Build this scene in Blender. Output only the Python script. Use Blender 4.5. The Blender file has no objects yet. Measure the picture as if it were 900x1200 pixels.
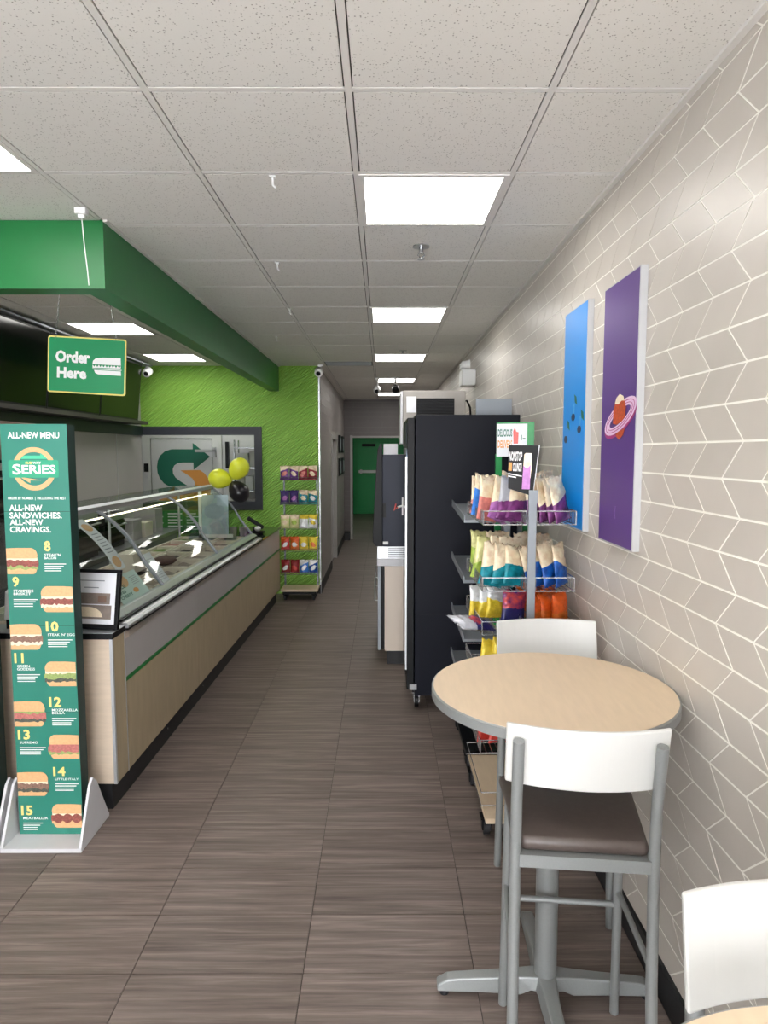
import bpy, bmesh, math, random
from mathutils import Vector, Matrix
random.seed(7)
S = bpy.context.scene
COL = S.collection

# ------------------------------------------------------------------ camera, world, light, exposure
H = 1.83
F = 795.0
cam_d = bpy.data.cameras.new('camera'); cam = bpy.data.objects.new('camera', cam_d); COL.objects.link(cam)
cam_d.sensor_fit = 'HORIZONTAL'; cam_d.sensor_width = 36.0; cam_d.lens = 36.0 * F / 900.0
cam_d.clip_start = 0.02; cam_d.clip_end = 100
cam.location = (0, 0, H)
cam.rotation_euler = (math.pi/2 - math.atan(70/F), 0, -math.atan(2/F))
S.camera = cam
vs = S.view_settings
S.display_settings.display_device = 'sRGB'
vs.view_transform = 'Standard'; vs.look = 'None'; vs.gamma = 1.0; vs.use_curve_mapping = False
vs.exposure = 0.92
LAMP = 7.0            # strength of the ceiling panels
W = bpy.data.worlds.new('sky'); S.world = W; W.use_nodes = True
W.node_tree.nodes['Background'].inputs[0].default_value = (0.97, 0.98, 1.0, 1)
W.node_tree.nodes['Background'].inputs[1].default_value = 8.6

# ------------------------------------------------------------------ materials
def lin(c): return tuple((x/255/12.92 if x/255 <= .04045 else ((x/255+.055)/1.055)**2.4) for x in c)
MATS = {}
def mat(name, rgb, rough=.5, metal=0., spec=.5, noise=0., nscale=20., stretch=(1,1,1), bump=0., emit=None, vary=0., lo=.3, hi=.7, dark=None, trans=0.):
    """procedural Principled material; noise mixes towards a darker colour, vary = per-object value change"""
    if name in MATS: return MATS[name]
    m = bpy.data.materials.new(name); m.use_nodes = True; MATS[name] = m
    nt = m.node_tree; b = nt.nodes['Principled BSDF']
    c = (*lin(rgb), 1)
    b.inputs['Base Color'].default_value = c
    b.inputs['Roughness'].default_value = rough; b.inputs['Metallic'].default_value = metal
    b.inputs['Specular IOR Level'].default_value = spec
    if trans: b.inputs['Transmission Weight'].default_value = trans
    if emit is not None:
        b.inputs['Emission Color'].default_value = c; b.inputs['Emission Strength'].default_value = emit
    out = None
    if noise or bump:
        tc = nt.nodes.new('ShaderNodeTexCoord'); mp = nt.nodes.new('ShaderNodeMapping'); mp.inputs['Scale'].default_value = stretch
        nz = nt.nodes.new('ShaderNodeTexNoise'); nz.inputs['Scale'].default_value = nscale; nz.inputs['Detail'].default_value = 4
        nt.links.new(tc.outputs['Object'], mp.inputs[0]); nt.links.new(mp.outputs[0], nz.inputs['Vector'])
        if noise:
            mr = nt.nodes.new('ShaderNodeMapRange'); mr.inputs[1].default_value = lo; mr.inputs[2].default_value = hi
            nt.links.new(nz.outputs['Fac'], mr.inputs[0])
            mx = nt.nodes.new('ShaderNodeMix'); mx.data_type = 'RGBA'
            d = lin(dark) if dark else tuple(v*(1-noise) for v in c[:3])
            mx.inputs[6].default_value = (*d, 1); mx.inputs[7].default_value = c
            nt.links.new(mr.outputs[0], mx.inputs[0]); out = mx.outputs[2]
            nt.links.new(out, b.inputs['Base Color'])
        if bump:
            bp = nt.nodes.new('ShaderNodeBump'); bp.inputs['Strength'].default_value = bump; bp.inputs['Distance'].default_value = .004
            nt.links.new(nz.outputs['Fac'], bp.inputs['Height']); nt.links.new(bp.outputs[0], b.inputs['Normal'])
    if vary:
        oi = nt.nodes.new('ShaderNodeObjectInfo'); mr2 = nt.nodes.new('ShaderNodeMapRange')
        mr2.inputs[3].default_value = 1-vary; mr2.inputs[4].default_value = 1+vary
        nt.links.new(oi.outputs['Random'], mr2.inputs[0])
        hs = nt.nodes.new('ShaderNodeHueSaturation'); hs.inputs['Color'].default_value = c
        if out: nt.links.new(out, hs.inputs['Color'])
        nt.links.new(mr2.outputs[0], hs.inputs['Value']); nt.links.new(hs.outputs[0], b.inputs['Base Color'])
    return m

def glass_mat(name, tint=(225, 240, 235), base=.035):
    m = bpy.data.materials.new(name); m.use_nodes = True; nt = m.node_tree; nt.nodes.clear()
    o = nt.nodes.new('ShaderNodeOutputMaterial'); mx = nt.nodes.new('ShaderNodeMixShader')
    t = nt.nodes.new('ShaderNodeBsdfTransparent'); t.inputs[0].default_value = (*lin(tint), 1)
    g = nt.nodes.new('ShaderNodeBsdfGlossy'); g.inputs['Roughness'].default_value = .02
    fr = nt.nodes.new('ShaderNodeLayerWeight'); fr.inputs[0].default_value = .25
    mr = nt.nodes.new('ShaderNodeMapRange'); mr.inputs[3].default_value = base; mr.inputs[4].default_value = .5
    nt.links.new(fr.outputs['Fresnel'], mr.inputs[0]); nt.links.new(mr.outputs[0], mx.inputs[0])
    nt.links.new(t.outputs[0], mx.inputs[1]); nt.links.new(g.outputs[0], mx.inputs[2]); nt.links.new(mx.outputs[0], o.inputs[0])
    MATS[name] = m; return m

m_glass = glass_mat('clear_glass', (236, 243, 240))
m_winglass = glass_mat('window_glass', (250, 250, 250), .02)
m_steel = mat('stainless_steel', (196, 198, 200), .32, .9, noise=.12, nscale=30, stretch=(1, 1, 30))
m_alu = mat('brushed_aluminium', (205, 208, 212), .35, .75)
m_silver = mat('silver_paint', (143, 146, 146), .42, .35, noise=.06, nscale=200)
m_chrome = mat('chrome_wire', (190, 192, 196), .25, .9)
m_greysteel = mat('grey_coated_steel', (142, 148, 155), .45, .3)
m_black = mat('black_plastic', (16, 17, 20), .48, spec=.25)
m_kick = mat('black_kick_laminate', (24, 25, 28), .5, noise=.2, nscale=8)
m_rubber = mat('dark_rubber', (30, 30, 34), .6)
m_navy = mat('navy_black_steel', (15, 18, 29), .5, 0, spec=.18, noise=.12, nscale=3)
m_navy2 = mat('navy_dispenser_plastic', (22, 29, 48), .42, spec=.25, noise=.1, nscale=4)
m_white = mat('white_plastic', (232, 233, 232), .4)
m_whiteback = mat('white_moulded_backrest', (208, 208, 205), .38, noise=.03, nscale=3)
m_offwhite = mat('off_white_board', (206, 206, 210), .5, noise=.04, nscale=10)
m_seat = mat('brown_vinyl', (84, 74, 70), .42, noise=.12, nscale=60, bump=.15)
m_lam = mat('maple_laminate', (216, 194, 166), .42, noise=.08, nscale=9, stretch=(7, 1, 1), lo=.25, hi=.75)
m_woodp = mat('oak_laminate_panel', (178, 162, 134), .5, noise=.16, nscale=7, stretch=(3, 3, .6), lo=.25, hi=.75)
m_woodp2 = mat('pale_oak_laminate', (208, 190, 170), .5, noise=.14, nscale=10, stretch=(.6, 3, 6), lo=.25, hi=.75)
m_greylam = mat('pale_grey_laminate', (172, 168, 168), .4, noise=.04, nscale=5)
m_greenline = mat('green_edge_strip', (20, 122, 52), .4)
m_greenhead = mat('green_soffit_paint', (14, 112, 54), .4, noise=.06, nscale=12, bump=.1)
m_greendoor = mat('green_door_paint', (36, 165, 92), .45)
m_backgreen = mat('green_back_room_paint', (34, 160, 88), .6)
m_darkframe = mat('charcoal_trim', (38, 41, 50), .45)
m_darkgreen = mat('dark_green_trim', (22, 40, 34), .45)
m_screen = mat('black_glossy_screen', (5, 6, 6), .12, spec=.2)
m_grout = mat('tile_grout_cream', (244, 242, 234), .8)
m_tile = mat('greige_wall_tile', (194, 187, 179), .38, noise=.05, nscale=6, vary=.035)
m_tile2 = mat('shaded_corridor_tile', (150, 144, 142), .42, noise=.05, nscale=6)  # darker copy of the wall tile, weaker corridor light painted in
m_grout2 = mat('shaded_corridor_grout', (176, 172, 166), .8)  # grout darkened likewise for the weaker corridor light
m_floorgrout = mat('floor_grout', (70, 62, 58), .8)
m_paper = mat('white_paper', (226, 228, 234), .6)
m_ceilgrid = mat('ceiling_grid_paint', (222, 220, 216), .6)
m_lamp = mat('lit_panel_diffuser', (255, 252, 246), .5, emit=LAMP)
m_cooler = mat('cooler_white_metal', (214, 214, 217), .45, noise=.05, nscale=4)
m_greywall = mat('light_grey_wall_panel', (168, 166, 164), .55, noise=.04, nscale=4)
m_brown = mat('brown_board', (122, 96, 84), .6)
m_cream = mat('cream_steel_pan', (226, 214, 200), .35, .1)
m_counter = mat('cream_worktop', (210, 196, 182), .4)
m_glossdark = mat('dark_green_glossy_stone', (38, 48, 40), .12)
m_yellow = mat('print_yellow', (238, 214, 130), .5)
m_standgreen = mat('teal_green_print', (46, 126, 110), .3)
m_standdark = mat('stand_edge_dark_green', (16, 48, 44), .5)
m_signgreen = mat('sign_green_print', (16, 140, 88), .4)
m_signyellow = mat('sign_yellow_border', (232, 214, 120), .5)
m_printwhite = mat('print_white', (240, 240, 240), .5)
m_logogreen = mat('logo_dark_green', (16, 105, 84), .45)
m_logoorange = mat('logo_orange', (222, 150, 66), .45)
m_mint = mat('print_mint', (70, 190, 150), .45)
m_bun = mat('print_bun', (226, 178, 128), .5, noise=.15, nscale=80)
m_lettuce = mat('print_lettuce', (158, 178, 106), .5, noise=.3, nscale=150)
m_meat = mat('print_meat', (160, 88, 78), .5, noise=.45, nscale=120)
m_cheese = mat('print_pale_filling', (238, 222, 196), .5, noise=.1, nscale=90)
m_purple = mat('purple_gloss_print', (84, 50, 126), .42)
m_blue = mat('blue_gloss_print', (0, 136, 222), .42)
m_onion = mat('print_onion', (226, 196, 226), .4)
m_onionrim = mat('print_onion_rim', (168, 50, 122), .4)
m_sausage = mat('print_sausage', (208, 82, 44), .4, noise=.45, nscale=90)
m_berry = mat('print_berry', (20, 30, 80), .4)
m_leaf = mat('print_leaf', (20, 90, 60), .4)
m_panelside = mat('picture_side_grey', (178, 179, 181), .5)

def green_wall_mat():
    m = mat('lime_relief_wall', (156, 210, 90), .45)
    nt = m.node_tree; b = nt.nodes['Principled BSDF']
    tc = nt.nodes.new('ShaderNodeTexCoord'); mp = nt.nodes.new('ShaderNodeMapping'); mp.inputs['Rotation'].default_value = (0, math.radians(38), 0)
    w = nt.nodes.new('ShaderNodeTexWave'); w.bands_direction = 'Z'; w.inputs['Scale'].default_value = 12; w.inputs['Distortion'].default_value = 3.5
    w.inputs['Detail'].default_value = 3; w.inputs['Detail Scale'].default_value = 1.6
    bp = nt.nodes.new('ShaderNodeBump'); bp.inputs['Strength'].default_value = 1.0; bp.inputs['Distance'].default_value = .016
    nt.links.new(tc.outputs['Object'], mp.inputs[0]); nt.links.new(mp.outputs[0], w.inputs[0])
    nt.links.new(w.outputs['Fac'], bp.inputs['Height']); nt.links.new(bp.outputs[0], b.inputs['Normal'])
    return m
m_lime = green_wall_mat()

def floor_mat():
    m = bpy.data.materials.new('streaked_brown_floor_tile'); m.use_nodes = True; nt = m.node_tree; b = nt.nodes['Principled BSDF']
    g = nt.nodes.new('ShaderNodeNewGeometry')
    oi = nt.nodes.new('ShaderNodeObjectInfo')
    ad = nt.nodes.new('ShaderNodeVectorMath'); ad.operation = 'MULTIPLY_ADD'
    ad.inputs[1].default_value = (1.6, 38, 1)
    cb = nt.nodes.new('ShaderNodeCombineXYZ')
    ml = nt.nodes.new('ShaderNodeMath'); ml.operation = 'MULTIPLY'; ml.inputs[1].default_value = 40
    nt.links.new(oi.outputs['Random'], ml.inputs[0]); nt.links.new(ml.outputs[0], cb.inputs[2]); nt.links.new(ml.outputs[0], cb.inputs[0])
    nt.links.new(g.outputs['Position'], ad.inputs[0]); nt.links.new(cb.outputs[0], ad.inputs[2])
    n = nt.nodes.new('ShaderNodeTexNoise'); n.inputs['Scale'].default_value = 1.0; n.inputs['Detail'].default_value = 7; n.inputs['Roughness'].default_value = .68; n.inputs['Distortion'].default_value = .35
    nt.links.new(ad.outputs[0], n.inputs['Vector'])
    r = nt.nodes.new('ShaderNodeValToRGB')
    r.color_ramp.elements[0].position = .28; r.color_ramp.elements[0].color = (*lin((82, 71, 66)), 1)
    r.color_ramp.elements[1].position = .72; r.color_ramp.elements[1].color = (*lin((146, 133, 126)), 1)
    e = r.color_ramp.elements.new(.5); e.color = (*lin((112, 100, 94)), 1)
    nt.links.new(n.outputs['Fac'], r.inputs[0])
    hs = nt.nodes.new('ShaderNodeHueSaturation'); mr = nt.nodes.new('ShaderNodeMapRange'); mr.inputs[3].default_value = .94; mr.inputs[4].default_value = 1.06
    nt.links.new(oi.outputs['Random'], mr.inputs[0]); nt.links.new(mr.outputs[0], hs.inputs['Value']); nt.links.new(r.outputs[0], hs.inputs['Color'])
    nt.links.new(hs.outputs[0], b.inputs['Base Color'])
    b.inputs['Roughness'].default_value = .42; b.inputs['Specular IOR Level'].default_value = .4
    bp = nt.nodes.new('ShaderNodeBump'); bp.inputs['Strength'].default_value = .15; bp.inputs['Distance'].default_value = .002
    nt.links.new(n.outputs['Fac'], bp.inputs['Height']); nt.links.new(bp.outputs[0], b.inputs['Normal'])
    return m
m_floor = floor_mat()

def ceil_mat():
    m = bpy.data.materials.new('speckled_acoustic_tile'); m.use_nodes = True; nt = m.node_tree; b = nt.nodes['Principled BSDF']
    g = nt.nodes.new('ShaderNodeNewGeometry')
    v = nt.nodes.new('ShaderNodeTexVoronoi'); v.inputs['Scale'].default_value = 105
    n = nt.nodes.new('ShaderNodeTexNoise'); n.inputs['Scale'].default_value = 45; n.inputs['Detail'].default_value = 3
    for q in (v, n): nt.links.new(g.outputs['Position'], q.inputs['Vector'])
    a = nt.nodes.new('ShaderNodeMapRange'); a.inputs[1].default_value = .14; a.inputs[2].default_value = .30
    nt.links.new(v.outputs['Distance'], a.inputs[0])
    k = nt.nodes.new('ShaderNodeMapRange'); k.inputs[1].default_value = .45; k.inputs[2].default_value = .55
    nt.links.new(n.outputs['Fac'], k.inputs[0])
    mxf = nt.nodes.new('ShaderNodeMath'); mxf.operation = 'MAXIMUM'; nt.links.new(a.outputs[0], mxf.inputs[0]); 
    inv = nt.nodes.new('ShaderNodeMath'); inv.operation = 'SUBTRACT'; inv.inputs[0].default_value = 1; nt.links.new(k.outputs[0], inv.inputs[1])
    nt.links.new(inv.outputs[0], mxf.inputs[1])
    mx = nt.nodes.new('ShaderNodeMix'); mx.data_type = 'RGBA'
    mx.inputs[6].default_value = (*lin((150, 146, 139)), 1); mx.inputs[7].default_value = (*lin((228, 226, 221)), 1)
    nt.links.new(mxf.outputs[0], mx.inputs[0])
    nt.links.new(mx.outputs[2], b.inputs['Base Color']); b.inputs['Roughness'].default_value = .9
    bp = nt.nodes.new('ShaderNodeBump'); bp.inputs['Strength'].default_value = .3; bp.inputs['Distance'].default_value = .002
    nt.links.new(mxf.outputs[0], bp.inputs['Height']); nt.links.new(bp.outputs[0], b.inputs['Normal'])
    return m
m_ceil = ceil_mat()

# ------------------------------------------------------------------ building helpers
WM = {}
def thing(name, label, cat, loc=(0, 0, 0), rz=0., group=None):
    o = bpy.data.objects.new(name, None); COL.objects.link(o); o.location = loc; o.rotation_euler = (0, 0, rz)
    o.empty_display_size = .1
    o['label'] = label; o['category'] = cat
    if group: o['group'] = group
    WM[o.name] = Matrix.Translation(loc) @ Matrix.Rotation(rz, 4, 'Z')
    return o
TXT = {}
def text_geo(s, off):
    if (s, off) in TXT: return TXT[(s, off)]
    cu = bpy.data.curves.new('t', 'FONT'); cu.body = s; cu.size = 1; cu.offset = off; cu.resolution_u = 2
    o = bpy.data.objects.new('t', cu); COL.objects.link(o)
    dg = bpy.context.evaluated_depsgraph_get(); me = bpy.data.meshes.new_from_object(o.evaluated_get(dg))
    vs_ = [v.co.copy() for v in me.vertices]; fs = [tuple(p.vertices) for p in me.polygons]
    bpy.data.objects.remove(o); bpy.data.meshes.remove(me)
    xs = [v.x for v in vs_]; ys = [v.y for v in vs_]
    TXT[(s, off)] = (vs_, fs, min(xs), max(xs), min(ys), max(ys)); return TXT[(s, off)]

class MB:
    def __init__(s, M=None): s.bm = bmesh.new(); s.M = M or Matrix.Identity(4)
    def add(s, verts, faces, m=0):
        vs = [s.bm.verts.new(s.M @ Vector(v)) for v in verts]
        for f in faces:
            try: fc = s.bm.faces.new([vs[i] for i in f]); fc.material_index = m
            except ValueError: pass
        return s
    def box(s, x0, x1, y0, y1, z0, z1, m=0):
        v = [(x, y, z) for x in (x0, x1) for y in (y0, y1) for z in (z0, z1)]
        return s.add(v, [(0, 1, 3, 2), (4, 6, 7, 5), (0, 4, 5, 1), (2, 3, 7, 6), (0, 2, 6, 4), (1, 5, 7, 3)], m)
    def prism(s, pts, a, b, axis='Y', m=0):
        f = {'X': lambda p, t: (t, p[0], p[1]), 'Y': lambda p, t: (p[0], t, p[1]), 'Z': lambda p, t: (p[0], p[1], t)}[axis]
        n = len(pts); v = [f(p, a) for p in pts] + [f(p, b) for p in pts]
        fs = [tuple(range(n)), tuple(range(2*n-1, n-1, -1))] + [(i, i+n, (i+1) % n + n, (i+1) % n) for i in range(n)]
        return s.add(v, fs, m)
    def tube(s, pts, r, seg=8, m=0, closed=False):
        P = [Vector(p) for p in pts]; n = len(P); R = r if isinstance(r, (list, tuple)) else [r]*n
        vs = []; up = None
        for i, p in enumerate(P):
            if closed: t = (P[(i+1) % n]-P[i-1])
            else: t = P[min(i+1, n-1)] - P[max(i-1, 0)]
            t.normalize()
            if up is None: up = Vector((0, 0, 1)) if abs(t.z) < .9 else Vector((1, 0, 0))
            a = t.cross(up); 
            if a.length < 1e-4: a = t.cross(Vector((0, 1, 0)))
            a.normalize(); b = a.cross(t); b.normalize(); up = b
            vs += [p + (a*math.cos(q)+b*math.sin(q))*R[i] for q in [2*math.pi*k/seg for k in range(seg)]]
        fs = []
        for i in range(n if closed else n-1):
            j = (i+1) % n
            fs += [(i*seg+k, i*seg+(k+1) % seg, j*seg+(k+1) % seg, j*seg+k) for k in range(seg)]
        if not closed: fs += [tuple(range(seg-1, -1, -1)), tuple(range((n-1)*seg, n*seg))]
        return s.add(vs, fs, m)
    def lathe(s, prof, c=(0, 0, 0), seg=24, m=0, axis='Z'):
        vs = []; n = len(prof)
        for r, z in prof:
            for k in range(seg):
                a = 2*math.pi*k/seg; x, y = r*math.cos(a), r*math.sin(a)
                p = {'Z': (x, y, z), 'X': (z, x, y), 'Y': (x, z, y)}[axis]
                vs.append((c[0]+p[0], c[1]+p[1], c[2]+p[2]))
        fs = [(i*seg+k, i*seg+(k+1) % seg, (i+1)*seg+(k+1) % seg, (i+1)*seg+k) for i in range(n-1) for k in range(seg)]
        fs += [tuple(range(seg-1, -1, -1)), tuple(range((n-1)*seg, n*seg))]
        return s.add(vs, fs, m)
    def ball(s, c, r, m=0, seg=16, rings=10):
        rx, ry, rz = r if isinstance(r, (tuple, list)) else (r, r, r)
        vs = [(c[0], c[1], c[2]-rz)]
        for i in range(1, rings):
            t = math.pi*i/rings
            vs += [(c[0]+rx*math.sin(t)*math.cos(2*math.pi*k/seg), c[1]+ry*math.sin(t)*math.sin(2*math.pi*k/seg), c[2]-rz*math.cos(t)) for k in range(seg)]
        vs.append((c[0], c[1], c[2]+rz)); L = len(vs)-1
        fs = [(0, 1+(k+1) % seg, 1+k) for k in range(seg)]
        for i in range(rings-2): fs += [(1+i*seg+k, 1+i*seg+(k+1) % seg, 1+(i+1)*seg+(k+1) % seg, 1+(i+1)*seg+k) for k in range(seg)]
        fs += [(L, 1+(rings-2)*seg+k, 1+(rings-2)*seg+(k+1) % seg) for k in range(seg)]
        return s.add(vs, fs, m)
    def flat(s, pts, y, m=0, axis='Y', th=.0008):      # thin printed shape
        d = {'Y': -th, 'X': -th, 'Z': th}[axis]
        return s.prism(pts, y, y+d, axis, m)
    def text(s, t, x0, x1, z0, z1, y, m=0, off=.02, keep=False, T=None):
        """fit text t in the rectangle x0..x1, z0..z1 on the plane y (faces -Y); T maps (x, z) to 3-D instead"""
        v, f, a, b, c, d = text_geo(t, off)
        sx = (x1-x0)/(b-a); sz = (z1-z0)/(d-c)
        if keep: sx = sz
        fn = T or (lambda x, z: (x, y, z))
        return s.add([fn(x0+(p.x-a)*sx, z0+(p.y-c)*sz) for p in v], f, m)
    def build(s, name, mats, parent=None, label=None, cat=None, group=None, kind=None, smooth=False, bevel=0, local=False, loc=None):
        if not isinstance(mats, (list, tuple)): mats = [mats]
        bmesh.ops.recalc_face_normals(s.bm, faces=s.bm.faces)
        if parent is not None:
            MW = WM[parent.name]
            if not local: s.bm.transform(MW.inverted())
        else:
            if loc is None:
                xs = [v.co for v in s.bm.verts]
                loc = ((min(v.x for v in xs)+max(v.x for v in xs))/2, (min(v.y for v in xs)+max(v.y for v in xs))/2, min(v.z for v in xs))
            MW = Matrix.Translation(loc); s.bm.transform(MW.inverted())
        me = bpy.data.meshes.new(name); s.bm.to_mesh(me); s.bm.free()
        for m_ in mats: me.materials.append(m_)
        if smooth: me.shade_smooth() if hasattr(me, 'shade_smooth') else None
        o = bpy.data.objects.new(name, me); COL.objects.link(o)
        if parent is not None: o.parent = parent
        else: o.location = loc
        WM[o.name] = MW
        if label: o['label'] = label
        if cat: o['category'] = cat
        if group: o['group'] = group
        if kind: o['kind'] = kind
        if bevel:
            b = o.modifiers.new('bevel', 'BEVEL'); b.width = bevel; b.segments = 2; b.limit_method = 'ANGLE'; b.angle_limit = math.radians(40)
        if smooth:
            e = o.modifiers.new('split', 'EDGE_SPLIT'); e.split_angle = math.radians(45)
        return o
def struct(name, mb, mats, label=None, **k): return mb.build(name, mats, kind='structure', label=label, **k)
def dup(root, loc, rz=None, label=None, group=None):
    r = root.copy(); COL.objects.link(r); r.location = loc
    if rz is not None: r.rotation_euler = (0, 0, rz)
    if label: r['label'] = label
    if group: r['group'] = group
    for ch in list(root.children):
        c = ch.copy(); COL.objects.link(c); c.parent = r
        for g in list(ch.children):
            d = g.copy(); COL.objects.link(d); d.parent = c
    return r
def ordw(i): return ['first', 'second', 'third', 'fourth', 'fifth', 'sixth', 'seventh', 'eighth', 'ninth', 'tenth'][i]

# ------------------------------------------------------------------ room shell
CZ = 2.915; XR = .943; XL = -3.07; YG = 8.70; XC = -.80; YF = 14.2; YB = -2.5; G = .612
# floor
fl = struct('floor', MB().box(-3.8, 1.2, YB-.3, 20.6, -.12, -.004), m_floorgrout, label='brown streaked plank-look tile floor running down the aisle', loc=(0, 0, -.12))
TX, TY = .605, .305
tme = {}
def rect_piece(name, x0, x1, y0, y1, z0, z1, mt, parent):
    key = (name, round(x1-x0, 4), round(y1-y0, 4), round(z1-z0, 5))
    if key not in tme:
        mb = MB().box(-(x1-x0)/2, (x1-x0)/2, -(y1-y0)/2, (y1-y0)/2, 0, z1-z0)
        bmesh.ops.recalc_face_normals(mb.bm, faces=mb.bm.faces)
        me = bpy.data.meshes.new(name); mb.bm.to_mesh(me); mb.bm.free(); me.materials.append(mt); tme[key] = me
    o = bpy.data.objects.new(name, tme[key]); COL.objects.link(o); o.parent = parent
    pl = parent.location
    o.location = ((x0+x1)/2-pl.x, (y0+y1)/2-pl.y, z0-pl.z); return o
rest = MB(); g = .0016
for i in range(-5, 2):
    for j in range(-16, 61):
        x0 = -.28+TX*i; y0 = 2.24+TY*j; x1 = x0+TX; y1 = y0+TY
        if x1 > .96: x1 = .96
        if i >= -3 and -1 <= j <= 20: rect_piece('floor_tile', x0+g, x1-g, y0+g, y1-g, -.004, 0, m_floor, fl)
        elif y1 < 20.5: rest.box(x0+g, x1-g, y0+g, y1-g, -.004, 0)
rest.build('floor_tile', m_floor, fl, kind='stuff')

# ceiling
ce = struct('ceiling', MB().box(-3.8, 1.2, YB-.3, 20.6, CZ+.012, CZ+.14), mat('ceiling_gap_shade', (92, 90, 86), .9), label='white suspended ceiling of speckled square tiles', loc=(0, 0, CZ))  # slab coloured dark so the gaps between tiles show as shadow lines
LIGHTS = []
def tile_or_light(cx0, cx1, cy0, cy1, light):
    if light: LIGHTS.append((cx0, cx1, cy0, cy1)); return
    if cx1-cx0 < .03 or cy1-cy0 < .03: return
    rect_piece('ceiling_tile', cx0+.0150, cx1-.0150, cy0+.0165, cy1-.0165, CZ+.002, CZ+.012, m_ceil, ce)
xg = [-.102+G*i for i in range(-5, 3)]
Y0 = 2.146
for j in range(-8, 20):
    ya, yb = Y0+G*j, Y0+G*(j+1)
    if ya >= YF: continue
    yb = min(yb, YF)
    for i in range(-5, 2):
        xa, xb = -.102+G*i, -.102+G*(i+1); xb = min(xb, XR); xa = max(xa, XL)
        if yb > 3.5 and i <= -3: continue
        if ya > 8.6:
            xa = max(xa, XC)
            if xb <= xa: continue
        is_l = (i == 0 and (j-1) % 4 == 0) or (i == -3 and j in (0, -4))
        vent = False
        tile_or_light(xa, xb, max(ya, YB), yb, is_l)
xl3 = [-3.07, -2.692, -2.08, -1.468]
for j in range(2, 11):
    ya, yb = Y0+G*j, min(Y0+G*(j+1), YG)
    if ya < 3.41: ya = 3.41
    for a, b in zip(xl3[:-1], xl3[1:]):
        tile_or_light(a, b, ya, yb, a == -2.692 and j in (3, 6, 9))
# grid bars
def bar(x0, x1, y0, y1, e=0): MB().box(x0, x1, y0, y1, CZ+.0012-e*.4, CZ+.006).build('grid_bar', m_ceilgrid, ce)
w = .0105
for x in xg:
    if x < XL or x > XR: continue
    bar(x-w, x+w, YB, 3.29 if x < -1.0 else (YG if x < XC else YF), .001)
for x in xl3[1:3]: bar(x-w, x+w, 3.41, YG, .001)
for j in range(-7, 20):
    y = Y0+G*j
    if y > YF: continue
    if y < 3.29: bar(XL, XR, y-w, y+w)
    else:
        bar(XC if y > YG else -1.31, XR, y-w, y+w)
        if y < YG: bar(XL, -1.43, y-w, y+w)
MB().box(XR-.022, XR, YB, YF, CZ-.008, CZ+.002).build('grid_bar', m_ceilgrid, ce)
MB().box(-1.31, -1.29, 3.29, YG, CZ-.008, CZ+.002).build('grid_bar', m_ceilgrid, ce)
MB().box(XC, XC+.02, YG, YF, CZ-.008, CZ+.002).build('grid_bar', m_ceilgrid, ce)
names = []
nm = {(0, 1): 'nearest bright square ceiling light over the aisle', (0, 5): 'second bright ceiling light down the aisle, between the two sprinklers', (0, 9): 'third bright ceiling light down the aisle, just beyond the small sprinkler',
      (0, 13): 'fourth ceiling light down the aisle, behind the hanging cameras', (0, 17): 'farthest ceiling light of the aisle row, near the shaded end wall'}
for (a, b, c, d) in LIGHTS:
    j = round((c-Y0)/G); main = abs(a+.102) < .01
    if main: lab = nm.get((0, j), 'square ceiling light over the aisle behind the viewer, row %s' % ('nearer' if j > -5 else 'by the shop front'))
    elif a < -2.6: lab = {3: 'ceiling light behind the green soffit, hidden above the order sign', 6: 'larger ceiling light behind the green soffit, above the order sign', 9: 'smaller far ceiling light behind the green soffit, by the lime wall'}[j]
    else: lab = 'ceiling light cut by the left edge, in front of the green soffit' if j == 0 else 'ceiling light left of the aisle behind the viewer'
    t = thing('ceiling_light', lab, 'light', ((a+b)/2, (c+d)/2, CZ-.002), 0, 'square ceiling light panels')
    MB().box(a+.03, b-.03, c+.03, d-.03, CZ-.001, CZ+.008).build('diffuser', m_lamp, t)
    f = MB()
    for q in ((a+.008, b-.008, c+.008, c+.03), (a+.008, b-.008, d-.03, d-.008), (a+.008, a+.03, c+.03, d-.03), (b-.03, b-.008, c+.03, d-.03)):
        f.box(*q, CZ-.003, CZ+.01)
    f.build('frame', m_ceilgrid, t)

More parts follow.
